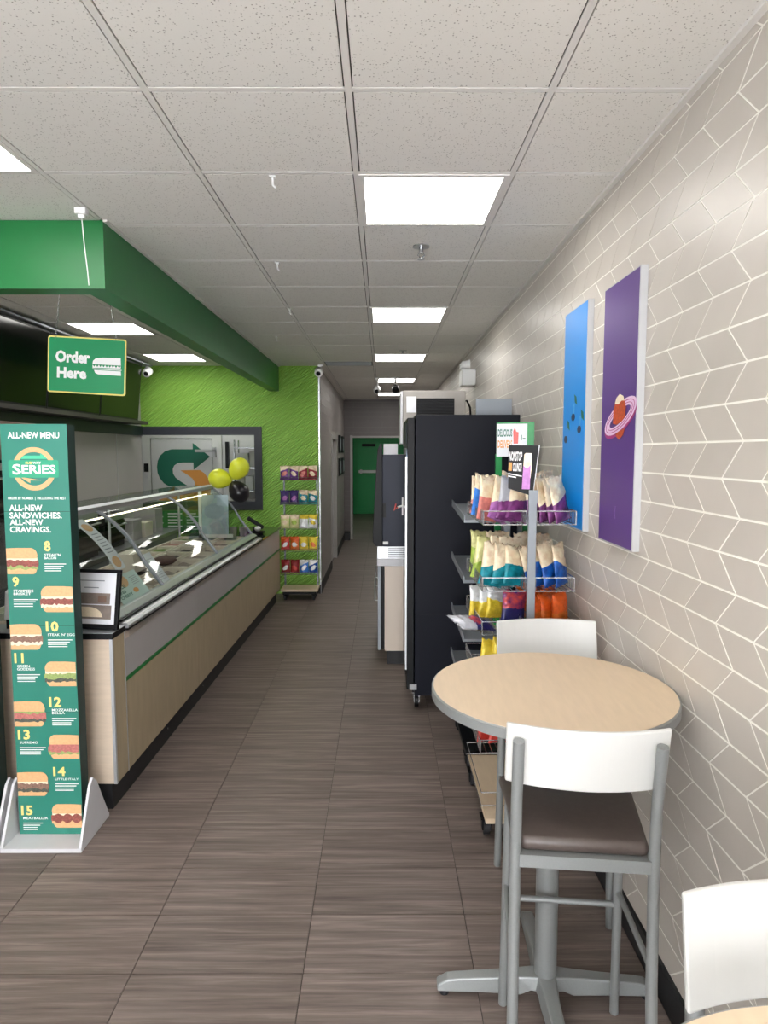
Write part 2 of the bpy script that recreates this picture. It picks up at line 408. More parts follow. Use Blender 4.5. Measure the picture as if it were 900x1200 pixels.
# right wall with parallelogram tiles
wr = struct('wall_right', MB().box(XR+.0008, XR+.15, YB, YF+.15, 0, CZ+.01), m_grout, label='right wall of greige slanted tiles with cream joints', loc=(XR, 0, 0))
def vy(k, j): return (.101 if k % 2 else 0.)-.002+.198*j
ptm = {}
def slant_tile(k, j, bmx=None):
    z0 = 1.655+.1023*k; z1 = z0+.1023; y0a, y0b = vy(k, j), vy(k, j+1)
    sh = .101 if not k % 2 else -.101
    if k % 2: y1a = vy(k, j)-.101; y1b = y1a+.198
    else: y1a = vy(k, j)+.101; y1b = y1a+.198
    z1 = min(z1, CZ-.004); z0 = max(z0, .0)
    q = .0030; qy = .0036
    key = (k % 2, round(z1-z0, 4))
    hh = z1-z0; fr = hh/.1023
    s_ = (.101 if not k % 2 else -.101)
    pts = [(-.099+qy-s_*fr*0, q), (.099-qy, q), (.099-qy+s_*fr, hh-q), (-.099+qy+s_*fr, hh-q)]
    cy = (y0a+y0b)/2
    if bmx is not None:
        bmx.prism([(cy+p[0], z0+p[1]) for p in pts], XR+.003, XR, 'X'); return
    if key not in ptm:
        mb = MB().prism(pts, .002, -.0008, 'X'); bmesh.ops.recalc_face_normals(mb.bm, faces=mb.bm.faces)
        me = bpy.data.meshes.new('wall_tile'); mb.bm.to_mesh(me); mb.bm.free(); me.materials.append(m_tile); ptm[key] = me
    o = bpy.data.objects.new('wall_tile', ptm[key]); COL.objects.link(o); o.parent = wr; o.location = (0, cy, z0)
rest = MB(); cnt = 0
for k in range(-15, 13):
    for j in range(-12, 71):
        yc = .198*j+.1
        lim = 1.83+(1.655+.1023*k-1.83)
        if yc > YF-.2 or yc < YB+.1: continue
        # nearest visible ones individually
        px = 448+801*XR/max(yc, .01)
        if 1.75 < yc < 3.85 and cnt < 300: slant_tile(k, j); cnt += 1
        else: slant_tile(k, j, rest)
rest.build('wall_tile', m_tile, wr, kind='stuff')
struct('baseboard_right', MB().box(XR-.012, XR+.001, YB, YF, 0, .1215), m_kick, label='black baseboard along the right wall')

# other walls
struct('wall_left', MB().box(XL-.15, XL, YB, YG, 0, CZ+.01), m_greywall, label='light grey panelled wall behind the service counter')
struct('trim_1', MB().box(XL, XL+.025, 3.4, YG-.02, 2.04, 2.16), m_darkgreen, label='dark green band along the left wall under the screens')
for i, y in enumerate((5.2, 6.55, 7.88)):
    MB().box(XL, XL+.004, y-.004, y+.004, .0, 2.04).build('trim_%d' % (2+i), m_alu, label='thin metal joint of the grey wall panelling at panel %s' % ordw(i), kind='structure')
# lime wall with service window: pieces around the opening
wx0, wx1, wz0, wz1 = XL, -1.60, 1.16, 2.10
gw = MB()
gw.box(XL-.15, XC, YG, YG+.12, wz1, CZ+.01); gw.box(XL-.15, XC, YG, YG+.12, 0, wz0); gw.box(wx1, XC, YG, YG+.12, wz0, wz1)
struct('wall_back', gw, m_lime, label='lime green wavy relief wall at the end of the counter')
fr = MB()
fr.box(XL, -1.535, YG-.02, YG+.14, 2.05, 2.155); fr.box(-1.63, -1.535, YG-.02, YG+.14, 1.09, 2.05); fr.box(XL, -1.63, YG-.02, YG+.14, 1.09, 1.20)
struct('trim_5', fr, m_darkframe, label='charcoal frame around the opening in the lime wall')
struct('trim_6', MB().box(XC-.012, XC+.006, YG-.006, YG+.02, 0, CZ), m_alu, label='metal corner strip where the lime wall meets the corridor')
struct('baseboard_back', MB().box(-1.24, XC, YG-.012, YG, 0, .12), m_kick, label='black baseboard under the lime wall')
# corridor left wall with door opening
def coursed(name, mk, parent, a0, a1, z0, z1, holes=(), mk_m=None):
    mb = MB(); q = .0024
    k = 0; z = z0
    while z < z1-.01:
        zz = min(z+.1023, z1); off = (.3 if k % 2 else 0)
        n0 = int(a0/.6)-1
        a = n0*.6+off
        while a < a1:
            s0, s1 = max(a, a0), min(a+.6, a1)
            if s1-s0 > .02:
                segs = [(s0, s1)]
                for (h0, h1, hz) in holes:
                    if z < hz:
                        ns = []
                        for (p, r) in segs:
                            if r <= h0 or p >= h1: ns.append((p, r))
                            else:
                                if p < h0: ns.append((p, h0))
                                if r > h1: ns.append((h1, r))
                        segs = ns
                for (p, r) in segs: mk(mb, p+q, r-q, z+q, zz-q)
            a += .6
        z = zz; k += 1
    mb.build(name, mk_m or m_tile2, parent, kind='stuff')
D0, D1, DZ = 10.65, 11.75, 2.08
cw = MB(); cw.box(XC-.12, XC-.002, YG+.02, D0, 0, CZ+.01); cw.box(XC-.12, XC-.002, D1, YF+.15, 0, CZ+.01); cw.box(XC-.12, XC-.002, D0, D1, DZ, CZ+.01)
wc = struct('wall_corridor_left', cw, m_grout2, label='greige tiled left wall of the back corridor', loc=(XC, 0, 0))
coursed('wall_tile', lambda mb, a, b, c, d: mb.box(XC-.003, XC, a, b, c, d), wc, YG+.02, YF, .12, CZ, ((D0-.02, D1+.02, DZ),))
d2 = thing('door_2', 'grey door in pale frame on the corridor left wall', 'door', (XC, (D0+D1)/2, 0)); d2['kind'] = 'structure'
MB().box(XC-.09, XC-.05, D0+.04, D1-.04, 0, DZ-.04).build('door_leaf', m_cooler, d2)
f = MB(); f.box(XC-.12, XC+.015, D0-.03, D0+.04, 0, DZ+.03); f.box(XC-.12, XC+.015, D1-.04, D1+.03, 0, DZ+.03); f.box(XC-.12, XC+.015, D0+.04, D1-.04, DZ-.04, DZ+.03)
f.build('door_frame', m_greywall, d2)
MB().tube([(XC-.05, D0+.12, 1.0), (XC-.01, D0+.12, 1.0), (XC-.01, D0+.24, 1.0)], .01).build('door_handle', m_steel, d2)
struct('baseboard_left', MB().box(XC, XC+.012, YG+.02, D0-.04, 0, .13).box(XC, XC+.012, D1+.04, YF-.01, 0, .13), m_kick, label='black baseboard along the corridor left wall')
# far wall with doorway
dx0, dx1, dz = -.62, .55, 2.13
fw = MB(); fw.box(XC-.12, dx0, YF, YF+.12, 0, CZ+.01); fw.box(dx1, XR+.1, YF, YF+.12, 0, CZ+.01); fw.box(dx0, dx1, YF, YF+.12, dz, CZ+.01)
wf = struct('wall_far', fw, mat('shaded_end_grout', (124, 119, 116), .8), label='end wall of the corridor, toned darker for shade, above the green doorway', loc=(0, YF, 0))  # grout darkened along with the tiles to paint in the dim light
coursed('wall_tile', lambda mb, a, b, c, d: mb.box(a, b, YF-.003, YF+.001, c, d), wf, XC, XR, 0.1, CZ, ((dx0-.02, dx1+.02, dz),), mat('shaded_greige_tile', (104, 98, 97), .5, noise=.05, nscale=6))  # dimness at the corridor end painted in as a darker tile colour
t6 = MB(); t6.box(dx0-.05, dx0, YF-.02, YF+.14, 0, dz+.05); t6.box(dx1, dx1+.05, YF-.02, YF+.14, 0, dz+.05); t6.box(dx0, dx1, YF-.02, YF+.14, dz, dz+.04)
struct('trim_7', t6, m_greywall, label='pale frame of the doorway at the end of the corridor')
struct('baseboard_far', MB().box(XC+.013, dx0-.055, YF-.16, YF-.004, 0, .17), m_kick, label='black base block left of the far doorway')
# green back room
br = MB(); br.box(XC-.5, XC-.4, YF+.12, 20.3, 0, CZ); br.box(XR+.05, XR+.15, YF+.15, 20.3, 0, CZ); br.box(XC-.5, XR+.15, 20.2, 20.35, 0, CZ)
struct('wall_back_room', br, m_backgreen, label='green walls of the room beyond the corridor')
d1 = thing('door_1', 'green exit door with a white push bar beyond the corridor', 'door', (-.1, 20.15, 0)); d1['kind'] = 'structure'
MB().box(-.75, .5, 20.14, 20.19, 0.01, 2.12).build('door_leaf', m_greendoor, d1)
MB().box(-.7, .45, 20.06, 20.11, 1.22, 1.30).box(-.66, -.6, 20.10, 20.14, 1.2, 1.32).box(.36, .42, 20.10, 20.14, 1.2, 1.32).build('push_bar', m_white, d1)
MB().box(-.6, -.2, 20.08, 20.14, 2.0, 2.08).box(-.5, -.2, 20.0, 20.03, 2.03, 2.05).box(-.52, -.46, 20.0, 20.1, 2.03, 2.05).build('door_closer', m_black, d1)
f = MB(); f.box(-.84, -.76, 20.12, 20.2, 0, 2.2); f.box(.51, .59, 20.12, 20.2, 0, 2.2); f.box(-.76, .51, 20.12, 20.2, 2.13, 2.2); f.build('door_frame', m_greendoor, d1)

t = thing('ceiling_light', 'unseen fill light added inside the green room beyond the corridor', 'light', (0, 17.2, CZ-.03), 0, 'square ceiling light panels')  # added lamp, out of view, to brighten the green room
MB().box(-.3, .3, 16.9, 17.5, CZ-.02, CZ+.011).build('diffuser', m_lamp, t)
MB().box(-.33, -.3, 16.87, 17.53, CZ-.03, CZ+.011).box(.3, .33, 16.87, 17.53, CZ-.03, CZ+.011).box(-.3, .3, 16.87, 16.9, CZ-.03, CZ+.011).box(-.3, .3, 17.5, 17.53, CZ-.03, CZ+.011).build('frame', m_ceilgrid, t)

# cooler room behind the lime wall
struct('wall_cooler', MB().box(-3.75, XC-.13, 9.8, 9.95, 0, CZ), m_cooler, label='white insulated wall of the walk-in cooler')
struct('wall_cooler_side', MB().box(-3.75, -3.62, YG+.12, 9.8, 0, CZ).box(-3.62, XL-.15, YG+.02, YG+.12, 0, CZ), m_cooler, label='white side wall beside the walk-in cooler')
t = thing('ceiling_light', 'unseen fill light added in the room behind the lime wall opening', 'light', (-2.4, 9.3, CZ-.03))  # unseen lamp put in to light the cooler room
MB().box(-2.7, -2.1, 9.1, 9.5, CZ-.02, CZ+.0).build('diffuser', m_lamp, t)
MB().box(-2.73, -2.7, 9.07, 9.53, CZ-.03, CZ+.0).box(-2.1, -2.07, 9.07, 9.53, CZ-.03, CZ+.0).box(-2.7, -2.1, 9.07, 9.1, CZ-.03, CZ).box(-2.7, -2.1, 9.5, 9.53, CZ-.03, CZ).build('frame', m_ceilgrid, t)
d3 = thing('door_3', 'white walk-in cooler door with a green and orange arrow letter', 'door', (-2.87, 9.8, 0)); d3['kind'] = 'structure'
MB().box(-3.31, -2.44, 9.76, 9.795, .05, 2.02).build('door_leaf', m_offwhite, d3, bevel=.004)
f = MB(); f.box(-3.43, -3.32, 9.75, 9.8, 0, 2.08); f.box(-2.43, -2.30, 9.75, 9.8, 0, 2.08); f.box(-3.32, -2.43, 9.75, 9.8, 2.03, 2.08)
f.build('door_frame', m_cooler, d3)
MB().box(-2.66, -2.37, 9.66, 9.72, 1.83, 1.87).box(-2.42, -2.37, 9.66, 9.76, 1.76, 1.90).build('latch_handle', m_steel, d3, bevel=.006)
MB().box(-2.24, -2.2, 9.72, 9.8, 1.6, 1.98).build('hinge_cover', m_black, d3)
MB().box(-3.41, -3.35, 9.735, 9.75, 1.55, 1.67).build('switch_plate', m_black, d3)
MB().box(-3.405, -3.36, 9.735, 9.75, 1.46, 1.52).build('switch_plate', m_offwhite, d3)
# arrow S emblem: pixels of the photograph's emblem, turned into door coordinates
def q2(x, y): return (-3.233+(x-132)*.00230, 1.964-(y-100)*.00238)
def arc(cx, cy, rx, ry, a0, a1, n=10): return [(cx+rx*math.cos(math.radians(a0+(a1-a0)*i/n)), cy+ry*math.sin(math.radians(a0+(a1-a0)*i/n))) for i in range(n+1)]
gp = [(358, 138), (358, 100), (464, 183), (360, 262), (360, 218), (292, 218)]
gp += [(262, 222), (240, 236), (230, 258), (232, 285), (246, 308), (275, 330), (320, 358), (200, 360)]
gp += [(172, 342), (148, 312), (135, 280), (132, 245), (138, 208), (155, 175), (185, 150), (225, 138)]
MB().flat([q2(*p) for p in gp], 9.7595).build('emblem_arrow', m_logogreen, d3, label='dark green arrow curling into the top of the S')
op = [(598-x, 623-y) for x, y in gp]
MB().flat([q2(*p) for p in op], 9.7585).build('emblem_arrow', m_logoorange, d3, label='orange arrow curling into the foot of the S')

# shelf with boxes seen at the right of the opening
t = thing('wire_shelf', 'wire shelf of packed goods at the right of the wall opening', 'shelf', (-1.9, 9.6, 0))
for x in (-2.05, -1.66):
    MB().tube([(x, 9.45, 0), (x, 9.45, 2.0)], .012).build('post', m_chrome, t); MB().tube([(x, 9.72, 0), (x, 9.72, 2.0)], .012).build('post', m_chrome, t)
for z in (.3, .95, 1.3, 1.62, 1.9): MB().box(-2.05, -1.66, 9.43, 9.73, z-.02, z).build('shelf', m_chrome, t)
for i, (z, n) in enumerate(((.95, 2), (1.3, 3), (1.62, 2))):
    for k in range(n):
        w_ = .36/n
        MB().box(-2.03+k*w_, -2.03+(k+.9)*w_, 9.47, 9.68, z+.001, z+.2+.03*((i+k) % 2)).build('goods_box', m_greylam if (i+k) % 2 else m_offwhite,
            label='%s carton %s from the left on the %s shelf behind the wall opening' % ('grey' if (i+k) % 2 else 'white', ordw(k), ('low', 'middle', 'upper')[i]), cat='box', group='cartons behind the wall opening', bevel=.004)

# front of the shop behind the viewer: glazed shopfront
sf = MB(); sf.box(XL-.15, XR+.15, YB-.15, YB, 0, .25); sf.box(XL-.15, XR+.15, YB-.15, YB, 2.6, CZ+.01); sf.box(XL-.15, XL+.2, YB-.15, YB, .25, 2.6); sf.box(XR-.25, XR+.15, YB-.15, YB, .25, 2.6)
struct('wall_front', sf, m_greywall, label='shop front wall behind the viewer')
t = thing('window_1', 'glazed shop front behind the viewer', 'window', ((XL+XR)/2, YB-.1, .25)); t['kind'] = 'structure'
f = MB()
for x in (XL+.2, XL+1.35, XL+2.5, XR-.3): f.box(x, x+.05, YB-.11, YB-.05, .25, 2.6)
f.box(XL+.2, XR-.25, YB-.11, YB-.05, .25, .3); f.box(XL+.2, XR-.25, YB-.11, YB-.05, 2.55, 2.6); f.build('window_frame', m_alu, t)
for a, b in ((XL+.25, XL+1.35), (XL+1.4, XL+2.5), (XL+2.55, XR-.3)): MB().box(a, b, YB-.085, YB-.079, .3, 2.55).build('pane', m_winglass, t)

# green soffit frame
sx = -1.31
sof = MB(); sof.prism([(XL, 3.29), (sx, 3.29), (sx, YG), (sx-.12, YG), (sx-.12, 3.41), (XL, 3.41)], 2.60, CZ-.002, 'Z')
struct('trim_8', sof, m_greenhead, label='deep green soffit beam wrapping the serving area ceiling')

# ------------------------------------------------------------------ things on the ceiling
def hook(x, y, lab):
    mb = MB(); mb.box(x-.012, x+.012, y-.012, y+.012, CZ-.012, CZ-.006); mb.tube([(x, y, CZ-.012), (x, y, CZ-.04), (x+.012, y, CZ-.05)], .004, 6)
    mb.build('ceiling_hook', m_white, label=lab, cat='hook', group='white hooks on the ceiling grid')
for (x, y, l) in ((-.43, 2.77, 'nearest white hook hanging from the ceiling grid'), (-.60, 3.99, 'second white hook on the ceiling grid beyond the first'), (-.70, 5.24, 'third white hook, on the crossing of ceiling bars'), (-.99, 6.47, 'farthest small white hook near the green soffit')): hook(x, y, l)
def sprinkler(x, y, lab):
    t = thing('fire_sprinkler', lab, 'sprinkler', (x, y, CZ-.05))
    MB().lathe([(.045, CZ-.004), (.045, CZ+.001)], (x, y, 0), 20).build('escutcheon', m_steel, t)
    mb = MB(); mb.lathe([(.012, CZ-.035), (.012, CZ-.004)], (x, y, 0), 12)
    for s in (-1, 1): mb.tube([(x+s*.01, y, CZ-.03), (x+s*.018, y, CZ-.045), (x, y, CZ-.062)], .003, 6)
    mb.build('head', m_chrome, t); MB().lathe([(.020, CZ-.067), (.020, CZ-.062)], (x, y, 0), 14).build('deflector', m_steel, t)
sprinkler(.206, 3.70, 'chrome fire sprinkler beyond the nearest ceiling light')
sprinkler(.22, 7.4, 'small fire sprinkler just before the third ceiling light')
def dome_cam(x, y, z, lab, dx=0, ball=None):
    t = thing('security_camera', lab, 'camera', (x, y, z))
    MB().box(x-.03, x+.03, y-.03, y+.03, CZ-.03, CZ-.007).tube([(x, y, CZ-.03), (x+dx*.5, y-.01, z+.04)], .014, 8).build('bracket', m_white, t)
    MB().lathe([(.03, -.07), (.052, -.05), (.056, .03), (.03, .055)], (0, 0, 0), 16, axis='Y').build('housing', m_white, t, smooth=True, local=False) if False else None
    mb = MB(Matrix.Translation((x+dx, y-.03, z)) @ Matrix.Rotation(math.radians(25), 4, 'X')); mb.lathe([(.03, -.08), (.05, -.065), (.055, .02), (.035, .06)], (0, 0, 0), 16, axis='Y'); mb.build('housing', ball or m_white, t, smooth=True)
    mb = MB(Matrix.Translation((x+dx, y-.03, z)) @ Matrix.Rotation(math.radians(25), 4, 'X')); mb.lathe([(.02, -.088), (.03, -.078)], (0, 0, 0), 14, axis='Y'); mb.build('lens', m_black, t)
dome_cam(-.76, 8.5, 2.82, 'white security camera at the ceiling corner of the lime wall and corridor', -.02)
dome_cam(-2.86, 8.35, 2.80, 'white security camera left of the lime wall beside the screens', .03)
dome_cam(-.07, 10.0, 2.74, 'white camera under the corridor ceiling, left of the fourth light', -.01)
dome_cam(.19, 9.9, 2.74, 'black camera hanging in the middle of the fourth ceiling light', 0, m_black)
# air vent in the corridor ceiling
t = thing('air_vent', 'slatted grey vent in the corridor ceiling by the camera', 'vent', (-.4, 8.6, CZ-.01))
MB().box(-.70, -.12, 8.28, 8.64, CZ-.003, CZ+.0005).build('backing', m_rubber, t)
for k in range(6): MB().box(-.69, -.13, 8.29+.06*k, 8.315+.06*k, CZ-.007, CZ-.003).build('slat', m_silver, t)
# emergency lamp on the right wall
t = thing('emergency_light', 'twin-head emergency light high on the right wall above the ice machine', 'emergency light', (XR-.05, 6.95, 2.6))
MB().box(.80, XR-.001, 6.9, 7.15, 2.50, 2.66).build('housing', m_white, t, bevel=.01)
for s in (0, 1): MB().lathe([(.03, -.03), (.05, .05)], (.83, 6.93+.17*s, 2.71), 14, axis='X').build('lamp_head', m_white, t, smooth=True)

# order sign on chains
SY = 4.2
M_ = Matrix.Translation((-1.80, SY, 2.355)) @ Matrix.Rotation(math.radians(3.2), 4, 'Y')
t = thing('hanging_sign', 'green order sign with yellow edge hanging on two chains', 'sign', (-1.80, SY, 2.18))
def rrect(x0, x1, z0, z1, r, n=4):
    p = []
    for cx, cz, a in ((x1-r, z1-r, 0), (x0+r, z1-r, 90), (x0+r, z0+r, 180), (x1-r, z0+r, 270)):
        p += [(cx+r*math.cos(math.radians(a+90*i/n)), cz+r*math.sin(math.radians(a+90*i/n))) for i in range(n+1)]
    return p
MB(M_).prism(rrect(-.238, .238, -.170, .170, .016), 0, .006).build('border', m_signyellow, t)
MB(M_).prism(rrect(-.229, .229, -.161, .161, .010), -.0015, .0).build('face', m_signgreen, t)
mb = MB(M_); mb.text('Order', -.19, .02, .012, .085, -.0025, off=.045); mb.text('Here', -.18, .0, -.082, -.015, -.0025, off=.045)
mb.build('lettering', m_printwhite, t)
mb = MB(M_)
top = [(.04, .015), (.045, .04), (.065, .053), (.20, .055), (.203, .015)]
mb.flat([(.035, .012), (.038, .032), (.055, .048), (.10, .054), (.205, .056), (.208, .012)], -.0018)
zz = [(.036, .0)]; 
for i in range(9): zz += [(.036+.019*i, .010), (.0455+.019*i, -.004)]
zz += [(.207, .010), (.207, -.006), (.036, -.010)]
mb.flat(zz, -.0018); mb.flat([(.036, -.014), (.212, -.014), (.212, -.019), (.036, -.019)], -.0018)
mb.flat([(.045, -.023), (.208, -.023), (.210, -.05), (.07, -.048), (.052, -.04)], -.0018)
mb.build('sandwich_icon', m_printwhite, t)
for s in (-1, 1):
    c = Vector((-1.80+s*.185, SY, 2.51)); topz = CZ-.006
    topx = c.x+.06*(1 if s < 0 else -1)*.9; n = 20; mb = MB()
    for i in range(n):
        p = c.lerp(Vector((topx, SY+.0, topz)), (i+.5)/n); L = (topz-c.z)/n*.62
        r = .006
        if i % 2: pts = [(p.x+r*math.cos(a)*.7, p.y, p.z+L*math.sin(a)) for a in [k*math.pi/4 for k in range(8)]]
        else: pts = [(p.x, p.y+r*math.cos(a)*.7, p.z+L*math.sin(a)) for a in [k*math.pi/4 for k in range(8)]]
        mb.tube(pts, .0014, 5, closed=True)
    mb.build('chain', m_chrome, t)
t = thing('ceiling_bracket', 'small white bracket with a long white cord before the green soffit', 'bracket', (-1.332, 3.12, 2.56))
MB().box(-1.36, -1.31, 3.10, 3.14, CZ-.035, CZ-.006).box(-1.35, -1.32, 3.11, 3.13, CZ-.05, CZ-.035).build('clip', m_white, t, bevel=.003)
MB().tube([(-1.335, 3.12, CZ-.05), (-1.328, 3.12, 2.75), (-1.318, 3.12, 2.64), (-1.314, 3.12, 2.575)], .0022, 6).build('cord', m_white, t)

# ------------------------------------------------------------------ menu screens on the left wall
t0 = None
yy = [3.72, 4.83, 5.94, 7.05, 8.16]
for i in range(4):
    a, b = yy[i]+.008, yy[i+1]-.008
    t = thing('menu_screen', ['black wall screen hidden above the near end of the counter', 'black wall screen cut by the left edge of the photo', 'black wall screen behind the hanging order sign', 'farthest black wall screen, mirroring the lime wall'][i], 'screen', (-2.9, (a+b)/2, 2.2), 0, 'menu screens in a row')
    MB().prism([(-2.935, 2.205), (-2.91, 2.205), (-2.845, 2.86), (-2.87, 2.86)], a, b, 'Y').build('casing', m_black, t)
    d = .003; MB().prism([(-2.911+d, 2.225), (-2.909+d, 2.225), (-2.848+d, 2.845), (-2.850+d, 2.845)], a+.012, b-.012, 'Y').build('display', m_screen, t)
    MB().box(XL+.001, -2.93, (a+b)/2-.2, (a+b)/2+.2, 2.4, 2.7).build('wall_mount', m_black, t)
struct('trim_9', MB().box(XL, -2.84, 3.5, 8.3, 2.165, 2.2), mat('dusky_ledge', (52, 48, 46), .5), label='narrow ledge under the row of screens')
struct('trim_10', MB().prism([(XL, 2.87), (-2.80, 2.87), (-2.80, 2.885), (XL, 2.885)], 3.5, 8.4, 'Y'), m_greysteel, label='grey top rail above the row of screens')

# ------------------------------------------------------------------ service counter
CA = -.0175
ctr = thing('service_counter', 'long serving counter with grey and oak panels and green line', 'counter', (-1.342, 3.30, 0), CA)
CMx = WM[ctr.name]
L = 4.93
def cl(x, y, z): return CMx @ Vector((x, y, z))
def cbox(name, m_, *b, **k): return MB().box(*b).build(name, m_, ctr, local=True, **k)
cbox('carcass', m_woodp2, -.86, -.022, .012, L, .16, .86)
cbox('kick_plate', m_kick, -.80, -.045, .05, L-.02, 0, .159)
cbox('end_panel', m_woodp2, -.95, -.012, 0, .011, .16, .905, label='pale oak end panel facing the viewer')
cbox('edge_strip', m_alu, -.012, .004, -.004, .010, .16, .905, label='aluminium corner strip')
cbox('side_panel', m_woodp, -.021, .002, .011, .145, .16, .905)
cbox('edge_strip', m_alu, -.02, .004, .146, .152, .16, .905)
# pedestal top
cbox('end_top', m_black, -.97, .006, -.008, .155, .906, .936, bevel=.002, label='black top of the near counter end')
cbox('edge_strip', m_alu, -.97, .009, -.011, .158, .9365, .9395)
segs = [.153, 1.45, 2.75, 4.05, L]
for i in range(4):
    a, b = segs[i], segs[i+1]-.003
    top_ = .905
    cbox('upper_panel', m_greylam, -.021, 0, a, b, .660, top_)
    cbox('lower_panel', m_woodp, -.021, 0, a, b, .16, .640)
cbox('green_strip', m_greenline, -.021, .005, .153, L, .6405, .6595, label='thin green line between the panels')
cbox('worktop', m_counter, -.90, .0, .16, 3.78, .861, .903)
cbox('till_top', m_glossdark, -.86, .02, 3.78, L+.02, .906, .926, label='dark glossy top by the payment terminal', bevel=.002)
for y in (.9, 1.7, 2.6): MB().ball((-.0445, y, .07), (.004, .008, .008), seg=8, rings=6).build('screw', m_chrome, ctr, local=True)
# back of counter, staff side shelf
cbox('staff_board', m_cream, -1.02, -.88, .16, 3.7, .84, .88, label='cream cutting board along the staff side')
cbox('staff_board_legs', m_greysteel, -1.12, -.9, .3, 3.5, .0, .84) if False else None
cbox('board_bracket', m_greysteel, -1.0, -.861, .3, .34, .70, .84); cbox('board_bracket', m_greysteel, -1.0, -.861, 3.4, 3.44, .70, .84)

# glass display case
gc = thing('glass_display_case', 'curved glass sneeze guard with metal ribs over the food pans', 'display case', tuple(cl(-.5, 2.0, .905)), CA)
def gb(mb, name, m_, **k):
    mb.bm.transform(CMx); return mb.build(name, m_, gc, **k)
cy0, cy1 = .20, 3.72
# base rails
gb(MB().prism([(-.10, .904), (.012, .904), (.012, .917), (-.10, .917)], cy0-.02, cy1+.02, 'Y'), 'base_rail', m_black)
gb(MB().prism([(-.085, .918), (.016, .918), (.019, .926), (.019, .934), (.008, .944), (-.085, .948)], cy0-.03, cy1+.03, 'Y'), 'base_rail', m_alu)
gb(MB().prism([(-.10, .9485), (-.022, .9485), (-.022, .9585), (-.10, .9585)], cy0-.02, cy1+.02, 'Y'), 'rail_dark_gap', m_black)  # black strip standing in for the dark gap below the glass channel
gb(MB().prism([(-.105, .959), (-.035, .959), (-.035, .966), (-.075, .985), (-.105, .985)], cy0-.03, cy1+.03, 'Y'), 'glass_channel', m_alu)
prof = [(-.078, .984), (-.135, 1.06), (-.195, 1.14), (-.25, 1.235), (-.31, 1.315), (-.38, 1.385), (-.46, 1.445), (-.50, 1.465)]
def along(t_):
    n = len(prof)-1; i = min(int(t_*n), n-1); f_ = t_*n-i
    return (prof[i][0]*(1-f_)+prof[i+1][0]*f_, prof[i][1]*(1-f_)+prof[i+1][1]*f_)
ribs = [.20, .98, 2.33, 3.70]
for a, b in zip(ribs[:-1], ribs[1:]):
    mb = MB(); n = 14; vs_ = []
    for i in range(n+1):
        x, z = along(i/n); vs_ += [(x, a+.006, z), (x, b-.006, z)]
    mb.add(vs_, [(2*i, 2*i+1, 2*i+3, 2*i+2) for i in range(n)])
    o = gb(mb, 'glass_pane', m_glass, smooth=False); o.data.shade_smooth()
for y in ribs:
    mb = MB(); n = 14
    pts = [along(i/n) for i in range(n+1)]
    vs_ = []
    for (x, z) in pts: vs_ += [(x-.006, y-.011, z-.006), (x-.006, y+.011, z-.006), (x+.007, y+.011, z+.007), (x+.007, y-.011, z+.007)]
    fs = [(4*i+k, 4*i+(k+1) % 4, 4*i+4+(k+1) % 4, 4*i+4+k) for i in range(n) for k in range(4)] + [(3, 2, 1, 0), (4*n, 4*n+1, 4*n+2, 4*n+3)]
    mb.add(vs_, fs); gb(mb, 'rib', m_greysteel)
gb(MB().prism([(-.54, 1.45), (-.48, 1.455), (-.475, 1.485), (-.53, 1.495)], cy0-.03, cy1+.02, 'Y'), 'top_rail', m_alu)
gb(MB().prism([(-.56, 1.39), (-.545, 1.39), (-.545, 1.40), (-.56, 1.40)], cy0, cy1, 'Y'), 'light_strip', mat('lit_case_strip', (255, 240, 214), .5, emit=1.6))
gb(MB().box(-.82, -.50, cy0, cy1, 1.482, 1.488), 'top_shelf', m_glass)
for y in (.22, 1.9, 3.6):
    gb(MB().tube([(-.80, y, .905), (-.80, y, 1.48)], .012), 'post', m_alu)
for y in (cy0-.012, cy1+.006):
    gb(MB().prism([(-.80, .94)]+[p for p in prof]+[(-.80, 1.47)], y, y+.005, 'Y'), 'end_glass', m_glass)
